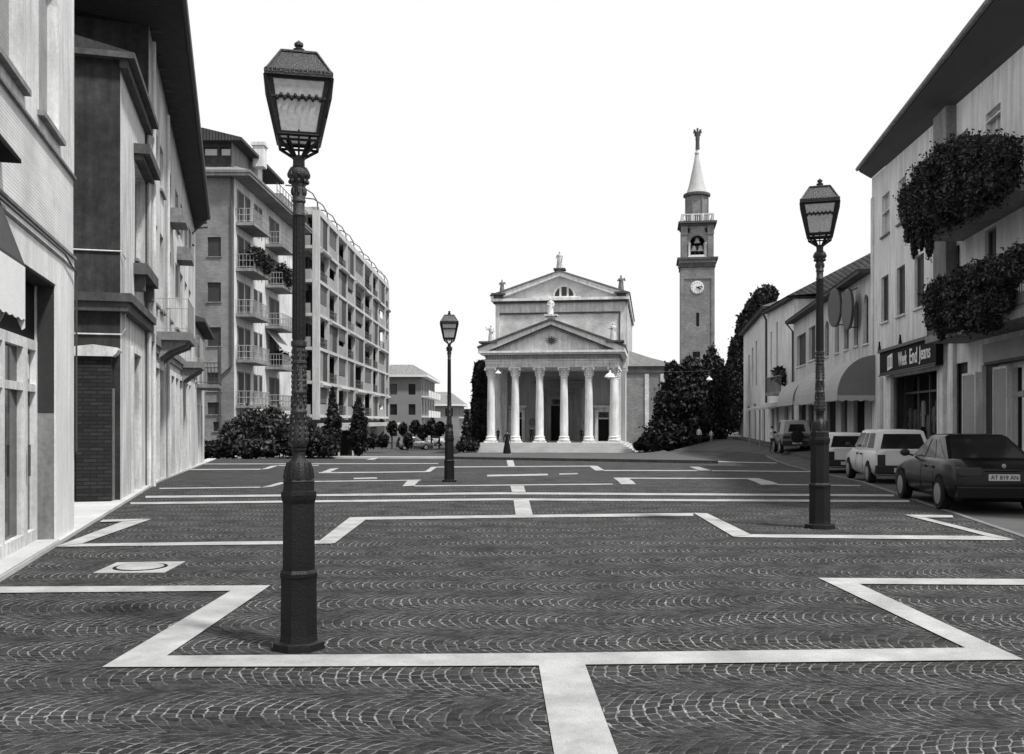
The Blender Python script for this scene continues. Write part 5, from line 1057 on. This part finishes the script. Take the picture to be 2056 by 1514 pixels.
def awning(p0, p1, zt, zb, dep, mat, end=None, name='awning'):
    x0_, x1_ = lx(p0), lx(p1, 0); n_ = 10; pr = [(-dep*math.sin(t), zb+.25+(zt-zb-.25)*math.cos(t)) for t in [math.pi/2*i/n_ for i in range(n_+1)]]; pi_ = [(y*.97, z_-.04) for y, z_ in pr]
    a_ = B.part(name, mat, MB().prism([(min(y,-.002), z_) for y, z_ in pr]+[(min(y,-.002), z_) for y, z_ in pi_[::-1]], x0_, x1_, 'x'), smooth=False)
    B.part('awning_end', end or mat, MB().prism([(-.002,zt)]+pr[1:]+[(-.002,zb+.25)], x1_+.001, x1_+.03, 'x'), a_)
    v = MB(); k_ = max(6, int((x1_-x0_)/.5))
    for i in range(k_): u0, u1 = x0_+(x1_-x0_)*i/k_, x0_+(x1_-x0_)*(i+1)/k_; um = (u0+u1)/2; v.prism([(u0,zb+.25),(u1,zb+.25),(u1,zb+.06),(um,zb),(u0,zb+.06)], -dep-.01, -dep+.002, 'y')
    for i in range(4): y0, y1 = -dep*i/4, -dep*(i+1)/4; v.prism([(y0,zb+.249),(y1,zb+.249),(y1,zb+.06),((y0+y1)/2,zb),(y0,zb+.06)], x1_+.031, x1_+.04, 'x')
    B.part('valance', mat, v, a_); return a_
awning(1654, 1757, 4.35, 2.45, 1.5, M['canvas'], M['canvas_shade'])
awning(1604, 1640, 4.1, 2.5, 1.3, M['canvas'], M['canvas_shade'])
P0 = (B.A+B.u*lx(1640)); 
for i, (px, py, d_, w_, h_, lab) in enumerate(((1677,618,43,1.15,1.72,'larger grey round sign, nearest the balcony house'), (1704,620,41.5,1.0,1.62,'smaller grey round sign projecting from the arched wall')) if 0 else ((1678,618,44.5,1.15,1.72,'left grey round sign on a bracket above the long awning'), (1704,621,42.0,1.05,1.6,'right grey round sign on a bracket, beside the arched windows'))):
    x_ = X(px,d_); wall_x = FR(d_); t = thing('round_sign', lab, 'sign', (x_, d_, Z(py,d_)), R((-90, -95)[i]), 'round signs on the awning house')
    q = MB().lathe([(.01,-.01),(.86,-.01),(.86,.08),(.80,.09)], 32); q.xf(lambda p: (p[0]*.95, -p[2], p[1])); q.build('disc', M['plaster_mid'], t, True)
    q = MB().lathe([(.861,-.02),(.91,-.02),(.91,.09),(.861,.10)], 32); q.xf(lambda p: (p[0]*.95, -p[2], p[1])); q.build('rim', M['rail'], t)
    MB().tube([(0,.05,.8),(.0,.95*(wall_x-x_),.95)], .03, 6).tube([(0,.05,-.8),(.0,.95*(wall_x-x_),-.8)], .03, 6).build('bracket', M['rail'], t)
# ------------------------------------------------------------------ two pale houses beyond
A3, B3 = (X(1541,70), 70), (X(1594,61.5), 61.5)
B = Bld('corner_house', 'pale two storey corner house with narrow windows beyond the awning house', 'house', A3, B3); lx = B.lx
zt = Z(617,66); ops = [(lx(1547), lx(1550), 4.2, 8.1), (lx(1558.5), lx(1562), 4.8, 8.6), (lx(1550), lx(1554.5), -.5, 2.6), (lx(1559), lx(1563.5), -.5, 2.6), (lx(1575), lx(1583), -.5, 2.6)]
B.wall(M['plaster_right'], 0, B.L, GB, zt, ops, back=9)
for o in ops: B.window(o, M['shutter_mid'], frame=None)
B.part('eaves', M['stone_dark'], MB().box(-.1, B.L+.05, -.4, 9, zt+.001, zt+.18)); B.part('roof', M['tile'], MB().add([(-.2,-.5,zt+.181),(B.L+.3,-.5,zt+.181),(B.L+6,9,zt+.181),(-.2,9,zt+.181),(3,4,zt+2.0),(B.L+5,4,zt+2.4)], [(0,1,5,4),(1,2,5),(2,3,4,5),(3,0,4)]))
B.part('flat_awning', M['canvas'], MB().prism([(-.002,2.95),(-1.6,2.55),(-1.6,2.4),(-.002,2.8)], lx(1545), lx(1592), 'x')); [B.part('awning_post', M['plaster_mid'], MB().tube([(lx(p_),-1.5,2.4),(lx(p_),-1.5,-.3)], .05, 6)) for p_ in (1547, 1570)]
B.part('balcony', M['plaster_mid'], MB().box(lx(1563), B.L, -.9, -.002, 3.4, 3.6)); m = MB()
for i in range(14): x_ = lx(1563)+(B.L-lx(1563))*i/13; m.tube([(x_,-.85,3.6),(x_,-.85,4.6)], .03, 4)
m.tube([(lx(1563),-.85,4.6),(B.L,-.85,4.6)], .05, 4); B.part('balcony_railing', M['rail'], m)
q_ = Vector(A3); t = thing('balcony_plants', 'straggly balcony plants on the corner house above the flat awning', 'plants', (X(1572,65), 65, 4.1), 0); leafcloud('foliage', [(0,-1.2,.3,.8,.3,.5),(-.6,-.9,.8,.4,.3,.5)], 250, .22, M['leaf_mid'], 80, t, core=.5)
A4, B4 = (X(1493,92), 92), (X(1541,70.2), 70.2)
B = Bld('end_house', 'pale two storey house with three slit windows, last before the dark leaning tree', 'house', A4, B4); lx = B.lx
zt = Z(643,80)-.2; ops = [(lx(1502.5), lx(1505.5), 4.6, 7.6), (lx(1509.5), lx(1512.5), 4.6, 8.0), (lx(1517), lx(1520), 4.6, 8.3), (lx(1501), lx(1505), -.3, 3.0), (lx(1513), lx(1518), -.4, 3.1), (lx(1530), lx(1536), -.4, 2.6)]
B.wall(M['plaster_right'], 0, B.L, GB, zt, ops, back=10)
for o in ops: B.window(o, M['shutter_mid'] if o[2] > 1 else M['shutter'], frame=None)
B.part('eaves', M['stone_dark'], MB().box(-.3, B.L+.05, -.4, 10, zt+.001, zt+.2)); B.part('roof', M['tile'], MB().prism([(-.5,zt+.201),(10.5,zt+.201),(5,zt+1.9)], -.4, B.L+.1, 'x')); B.part('downpipe', M['rail'], MB().tube([(B.L-.2,-.45,zt),(B.L-.2,-.08,zt-.8),(B.L-.2,-.08,3)], .08, 6))
# ------------------------------------------------------------------ cars
def car(name, label, loc, rz, kind, paint, group='cars parked along the right street', cat='car', sc=1):
    hatch, van = kind == 'estate', kind == 'van'
    L, hw_, zb, zbelt, ztop = {'sedan': (4.35,.85,.20,.93,1.41), 'estate': (3.75,.77,.22,.92,1.46), 'jeep': (3.9,.85,.42,1.10,1.90), 'van': (4.2,.85,.3,1.2,2.2)}[kind]
    t = thing(name, label, cat, loc, rz, group); xr_, xf_ = -L/2, L/2
    st = {'sedan': [(0,.80,.30,.70),(.06,.96,.24,.80),(.3,1.0,.2,.96),(.9,1.0,.2,.97),(2.9,1.0,.2,.93),(3.3,1.0,.2,.86),(4.0,.97,.22,.72),(4.3,.88,.28,.62),(4.35,.80,.34,.55)],
          'estate': [(0,.86,.32,.90),(.05,.96,.26,.93),(.3,1.0,.22,.93),(2.7,1.0,.22,.92),(2.95,1.0,.22,.88),(3.5,.97,.24,.78),(3.72,.9,.3,.68),(3.75,.84,.34,.6)],
          'jeep': [(0,.94,.46,1.12),(.05,.99,.42,1.14),(2.6,1,.42,1.12),(2.8,.98,.42,1.08),(3.8,.94,.42,1.0),(3.9,.9,.5,.92)],
          'van': [(0,.95,.34,1.2),(.05,1,.3,1.22),(3.2,1,.3,1.2),(3.9,.97,.3,1.0),(4.2,.88,.36,.8)]}[kind]
    mb = MB(); v = []
    for s_, wk, z0, z1 in st:
        w_ = hw_*wk; x_ = xr_+s_; h = z1-z0
        half = [(w_-.14,z0),(w_-.03,z0+.10),(w_,z0+h*.42),(w_-.012,z0+h*.60),(w_-.03,z1-.10),(w_-.09,z1-.015),(w_-.25,z1+.012),(0,z1+.02)]
        v.append([(x_, y, z_) for y, z_ in half]+[(x_, -y, z_) for y, z_ in half[-2::-1]])
    n_ = len(v[0]); fl_ = []
    for i in range(len(v)-1):
        for j in range(n_-1): fl_.append((i*n_+j, i*n_+j+1, (i+1)*n_+j+1, (i+1)*n_+j))
        fl_.append((i*n_+n_-1, i*n_, (i+1)*n_, (i+1)*n_+n_-1))
    mb.add([p for r_ in v for p in r_], fl_+[tuple(range(n_)), tuple(range((len(v)-1)*n_, len(v)*n_))]); body = mb.build('body', paint, t, True)
    b0, b1, t0, t1 = {'sedan': (.55,3.0,1.42,2.30), 'estate': (.03,2.78,.22,2.10), 'jeep': (.05,2.45,.12,2.2), 'van': (.02,3.4,.06,2.7)}[kind]
    wb, wt = hw_-.07, hw_-.24 if kind == 'sedan' else hw_-.17
    bot = [(xr_+b0,wb-.02),(xr_+b0+.3,wb),(xr_+b1-.3,wb),(xr_+b1,wb-.12)]; tp = [(xr_+t0,wt-.05),(xr_+t0+.2,wt),(xr_+t1-.15,wt),(xr_+t1,wt-.06)]
    zz = zbelt-.03; cl = paint if kind != 'jeep' else M['canvas']
    lo = [(x_,y,zz) for x_,y in bot]+[(x_,-y,zz) for x_,y in bot[::-1]]; hi = [(x_,y,ztop-.05) for x_,y in tp]+[(x_,-y,ztop-.05) for x_,y in tp[::-1]]
    rf = [(x_*.93+.07*(xr_+(t0+t1)/2), y*.86, ztop-.012) for x_,y,_ in hi]; rt = [(x_*.6+.4*(xr_+(t0+t1)/2), y*.5, ztop) for x_,y,_ in hi]
    mb = MB().add(lo+hi+rf+rt, [(i,(i+1)%8,(i+1)%8+8,i+8) for i in range(8)]+[(i+8,(i+1)%8+8,(i+1)%8+16,i+16) for i in range(8)]+[(i+16,(i+1)%8+16,(i+1)%8+24,i+24) for i in range(8)]+[tuple(range(24,32))])
    mb.build('cabin', cl, t, True)
    def lerp(p, q, s_): return tuple(p[i]+(q[i]-p[i])*s_ for i in range(3))
    def pane(A_, B_, C_, D2_, nm, mat=M['glass'], in_=.07, off=.008):
        A_, B_, C_, D2_ = map(Vector, (A_, B_, C_, D2_)); c_ = (A_+B_+C_+D2_)/4; nrm = (B_-A_).cross(D2_-A_).normalized(); g = [p+(c_-p).normalized()*in_ for p in (A_,B_,C_,D2_)]
        if nrm.dot(c_-Vector((xr_+(b0+b1)/2, 0, zbelt))) < 0: nrm = -nrm
        return MB().add([tuple(p+nrm*off) for p in g]+[tuple(p-nrm*.01) for p in g], [(0,1,2,3),(7,6,5,4),(0,1,5,4),(1,2,6,5),(2,3,7,6),(3,0,4,7)]).build(nm, mat, t)
    zl_, zh_ = .10, .93
    def sp(i0, s_, h): 
        a_, b_ = lerp(lo[1], lo[2], s_), lerp(hi[1], hi[2], s_); p = lerp(a_, b_, h); return (p[0], p[1]*i0, p[2])
    cuts = {'sedan': [(-.10,.20),(.22,.60),(.63,1.10)], 'estate': [(-.02,.34),(.38,.62),(.66,1.08)], 'jeep': [(.62,1.04)], 'van': [(.74,1.06)]}[kind]
    for sg in (1, -1):
        for c0_, c1_ in cuts: pane(sp(sg,c0_,zl_), sp(sg,c1_,zl_), sp(sg,min(c1_,1.03),zh_), sp(sg,max(c0_,-.02),zh_), 'side_window', in_=.03, mat=M['glass_side'])
    pane(lerp(lo[0],hi[0],.06), lerp(lo[7],hi[7],.06), lerp(lo[7],hi[7],.94), lerp(lo[0],hi[0],.94), 'rear_window', in_=.1 if kind != 'jeep' else .3)
    pane(lerp(lo[3],hi[3],.05), lerp(lo[4],hi[4],.05), lerp(lo[4],hi[4],.95), lerp(lo[3],hi[3],.95), 'windscreen', in_=.08)
    r_ = {'sedan': .305, 'estate': .285, 'jeep': .37, 'van': .32}[kind]; wx_ = {'sedan': (.86,3.42), 'estate': (.62,3.0), 'jeep': (.65,3.15), 'van': (.7,3.4)}[kind]
    for sg in (1, -1):
        for x_ in wx_:
            q = MB().lathe([(r_*1.2,0),(r_*1.2,.012),(r_*.5,.014)], 24); q.xf(lambda p: (xr_+x_+p[0], sg*(hw_-.012+p[2]), max(r_+p[1]*1.0, .17))); q.build('wheel_arch', M['dark'], t)
            q = MB().lathe([(r_*.62,-.19),(r_*.92,-.19),(r_,-.16),(r_,-.03),(r_*.93,.0),(r_*.66,.004)], 28); q.xf(lambda p: (xr_+x_+p[0], sg*(hw_+.018+p[2]), r_+p[1])); wl = q.build('wheel', M['tyre'], t, True)
            q = MB().lathe([(r_*.66,-.02),(r_*.64,.006),(r_*.40,.014),(r_*.14,.022)], 24); 
            q.xf(lambda p: (xr_+x_+p[0], sg*(hw_+.02+p[2]), r_+p[1])); q.build('hub_cap', M['rim'], wl, True)
    hb = hw_*.86; m = MB().box(xr_-.06, xr_+.14, -hw_*.93, hw_*.93, zb+.07, zb+.30); m.build('rear_bumper', M['plastic'] if kind != 'sedan' else paint, t, bevel=.03)
    MB().box(xf_-.14, xf_+.05, -hw_*.86, hw_*.86, zb+.08, zb+.30).build('front_bumper', M['plastic'], t, bevel=.03)
    for sg in (1, -1):
        if kind == 'estate': MB().box(xr_-.012, xr_+.10, *sorted((sg*hb, sg*(hb-.20))), .50, .80).build('tail_lamp', M['lamp_red'], t, bevel=.01)
        else: MB().box(xr_-.01 if kind != 'sedan' else xr_-.005, xr_+.18, *sorted((sg*(hb+.03), sg*(hb-.36))), zbelt-.25, zbelt-.10).build('tail_lamp', M['lamp_red'], t, bevel=.01)
        MB().ball((xr_+b1-.22, sg*(hw_+.09), zbelt+.08), .05, .10, .075, 10).tube([(xr_+b1-.2, sg*(hw_-.08), zbelt+.02), (xr_+b1-.22, sg*(hw_+.05), zbelt+.05)], .02, 5).build('mirror', M['plastic'], t, True)
        for s_ in ((.36, .66) if kind == 'sedan' else (.42, .70)): x_ = xr_+1.0+1.6*(s_-.2); MB().box(x_, x_+.16, *sorted((sg*(hw_-.03), sg*(hw_+.012))), zbelt-.16, zbelt-.12).build('door_handle', M['rail'] if kind == 'sedan' else M['plastic'], t)
        for x_ in (xr_+1.25, xr_+2.05): h_ = zbelt-zb+.02; MB().tube([(x_, sg*(hw_-.01), zb+.15), (x_, sg*hw_, zb+h_*.42), (x_, sg*(hw_-.012), zb+h_*.6), (x_, sg*(hw_-.03), zbelt-.1)], .005, 5).build('door_seam', M['dark'], t)
    pl = MB().box(xr_-.075 if kind != 'sedan' else xr_-.022, xr_-.002 if kind != 'sedan' else xr_+.01, -.26, .26, .60 if kind == 'sedan' else zb+.12, .715 if kind == 'sedan' else zb+.235).build('number_plate', M['plate'], t)
    if kind == 'sedan':
        tx_ = lettering('AT 819 AN', 0, 0, .46, .075, pl, M['dark'], 0, 'plate_characters')
        for v_ in tx_.data.vertices: v_.co = Vector((xr_-.024+v_.co.y*.1, .23-v_.co.x, .62+v_.co.z))
        MB().ball((xr_-.0, 0, .86), .015, .04, .04, 8).build('badge', M['rim'], t); MB().box(xr_+.01, xr_+.05, -.3, .3, .77, .79).build('boot_lip', M['plastic'], t)
    if kind == 'jeep':
        q = MB().lathe([(.15,-.1),(.36,-.1),(.38,-.05),(.38,.08),(.34,.11),(.1,.12)], 24); q.xf(lambda p: (xr_-.1-p[2]*.8, p[0]*.92, .98+p[1]*.92)); q.build('spare_wheel', M['tyre'], t, True)
    if sc != 1: t.scale = (sc,)*3
    return t
HD = math.atan2(.99, .135)
def gl(x, y): return (x, y, gz(x, y)-.012)
car('parked_car', 'dark saloon with a pale number plate, nearest of the cars parked on the right', gl(9.00, 18.9), HD, 'sedan', M['paint_dark'])
car('parked_car', 'white hatchback parked directly in front of the dark saloon', gl(10.50, 26.6), HD, 'estate', M['paint_white'])
car('parked_car', 'white hatchback half hidden behind the right street lamp, farther up the row', gl(12.0, 34.8), HD-.02, 'estate', M['paint_white'])
car('parked_jeep', 'dark off-road car with a pale canvas top and spare wheel, by the flat awning', gl(X(1590,55), 55), HD-.01, 'jeep', M['paint_grey'], cat='jeep')
car('small_van', 'small pale topped van far down the right street', gl(X(1478,118), 118), R(84), 'van', M['paint_grey'], cat='van', sc=1)
for px, d_, pt, lab in ((832, 104, 'paint_grey', 'grey car far off in the left row, nearest of the distant three'), (851, 110, 'paint_white', 'white car far off, middle of the distant three'), (880, 122, 'paint_white', 'white car far off beside the mid square lamp post')):
    car('distant_car', lab, gl(X(px,d_), d_), R(20 if px < 840 else 80), 'estate', M[pt], 'cars parked before the distant houses')

# ------------------------------------------------------------------ people
def person(label, x, y, z, h, rz, cloth, top=None, skirt=False, step=.12, legs=None):
    t = thing('person', label, 'person', (x, y, z), rz, None); s_ = h/1.72
    J = [(0,0,.93,.125),(0,0,1.10,.115),(0,.01,1.30,.135),(0,.01,1.42,.09),(0,0,1.50,.05),(0,-.01,1.60,.088),(0,-.005,1.68,.075),
         (.085,0,.88,.085),(.10,-step*.6,.48,.06),(.10,-step,.08,.042),(.11,-step-.12,.03,.035), (-.085,0,.88,.085),(-.10,step*.4,.48,.06),(-.10,step,.08,.042),(-.11,step-.12,.03,.035),
         (.185,.01,1.38,.058),(.235,.03,1.12,.042),(.235,-.06,.90,.033),(.235,-.09,.81,.028), (-.185,.01,1.38,.058),(-.235,.03,1.12,.042),(-.235,-.06,.90,.033),(-.235,-.09,.81,.028), (0,-.10,1.595,.016)]
    E_ = [(0,1),(1,2),(2,3),(3,4),(4,5),(5,6),(0,7),(7,8),(8,9),(9,10),(0,11),(11,12),(12,13),(13,14),(3,15),(15,16),(16,17),(17,18),(3,19),(19,20),(20,21),(21,22),(5,23)]
    me = bpy.data.meshes.new('body'); me.from_pydata([(a*s_,b*s_,c*s_) for a,b,c,_ in J], E_, []); o = bpy.data.objects.new('body', me); C.objects.link(o); o.parent = t
    md = o.modifiers.new('skin', 'SKIN'); md.use_smooth_shade = True
    for i, q in enumerate(me.skin_vertices[0].data): q.radius = (J[i][3]*s_, J[i][3]*s_*.85); q.use_root = i == 0
    o.modifiers.new('sub', 'SUBSURF').render_levels = 2
    k = NT('person_clothing'); x_, y_, z_ = k.xyz(); m_ = k.ramp(z_, 1.475*s_, 1.49*s_, 0, 1); up = k.ramp(z_, .94*s_, .97*s_, 0, 1); tp_ = top if top is not None else cloth
    k.grey(k.m2('ADD', k.m2('MULTIPLY', m_, .35), k.m2('MULTIPLY', k.m2('SUBTRACT', 1, m_), k.m2('ADD', k.m2('MULTIPLY', up, tp_), k.m2('MULTIPLY', k.m2('SUBTRACT', 1, up), cloth))))); me.materials.append(k.fin(.9, .1))
    MB().ball((0,.012*s_,1.645*s_), .098*s_, .10*s_, .085*s_, 12).build('hair', M['hair'], t, True)
    if skirt: MB().lathe([(.30*s_,.06*s_),(.27*s_,.3*s_),(.20*s_,.7*s_),(.145*s_,.98*s_),(.14*s_,1.05*s_)], 18, sy=.8).build('skirt', M['cloth_dark'], t, True)
    return t
dW = 74.0; zW = gz(0, dW)+.16
person('person in a long dark dress standing alone before the church steps', X(1018,dW), dW, zW+.02, 1.85, R(10), .012, skirt=True, step=.02)
slab = MB().box(-.34, .34, -.30, .30, 0, .06).build('pale_slab', M['band']); slab.location = (X(1018,dW), dW, zW-.04); tag(slab, 'small pale slab under the person in the long dark dress', 'slab')
for px, yl, h_, lab, rz in ((1067, 1.2, 1.5, 'person in dark clothes standing in the portico by the third column', .4), (1167.5, 1.4, 1.4, 'person in dark clothes standing in the portico near the fifth column', 2.8), (1000, 1.6, 1.35, 'person in dark clothes in the portico just inside the first column', -.6)):
    k_ = (px-CX)/F; y_ = yl; P = Vector((OX, OY))+cn*y_; tx_ = (k_*P.y-P.x)/(cu.x-k_*cu.y); p = cw(tx_, y_, ZB); person(lab, p[0], p[1], p[2], h_, rz, .015)
p = (X(1404,79), 79); person('person in a white top standing against the broad evergreen tree', p[0], p[1], gz(*p)+.16, 1.45, .3, .03, .6)
p = (X(1428,79), 79); person('smaller person in pale clothes standing beneath the cypress', p[0], p[1], gz(*p)+.16, 1.0, -.2, .25, .5)
p = (X(1551,57), 57); person('person in a white shirt beside the dark off-road car', p[0], p[1], gz(*p), 1.6, .5, .06, .6)
# ------------------------------------------------------------------ hanging lamps on a wire across the church front
hw1, hw2 = (X(918,80), 80, Z(738,80)), (X(1445,80), 80, Z(742,80))
def hang(px, py, d_, s_, label):
    z_ = Z(py, d_); t = thing('hanging_lamp', label, 'street lamp', (X(px,d_), d_, z_), 0, 'white hanging street lamps')
    MB().lathe([(.34*s_,0),(.33*s_,.06*s_),(.22*s_,.20*s_),(.08*s_,.28*s_),(.06*s_,.42*s_),(.02*s_,.44*s_)], 18).build('shade', M['white'], t, True); MB().ball((0,0,.0), .16*s_, .16*s_, .12*s_, 10).build('bulb', M['white'], t, True)
    MB().tube([(0,0,.44*s_),(0,0,1.0*s_)], .02, 5).build('cord', M['rail'], t)
hang(1000, 750, 86, .8, 'small white hanging lamp by the leftmost column capital'); hang(1224.5, 758, 72, 1.25, 'large white hanging lamp before the rightmost church column'); hang(1424, 763, 76, .75, 'white hanging lamp in front of the cypress')
w_ = MB()
for a, b in (((1000,86,Z(733,86)), (1224.5,72,Z(735,72))), ((1224.5,72,Z(735,72)), (1424,76,Z(744,76)))):
    n_ = 10; w_.tube([(X(a[0]+(b[0]-a[0])*i/n_, a[1]+(b[1]-a[1])*i/n_), a[1]+(b[1]-a[1])*i/n_, a[2]+(b[2]-a[2])*i/n_-.25*math.sin(math.pi*i/n_)) for i in range(n_+1)], .008, 4)
w_.tube([(X(1424,76),76,Z(744,76)), (X(1432,87),87,Z(740,87))], .008, 4).tube([(X(1000,86),86,Z(733,86)), (X(966,96),96,Z(735,96))], .008, 4)
tag(w_.build('lamp_cable', M['rail']), 'thin cable carrying the white hanging lamps across the church front', 'cable')
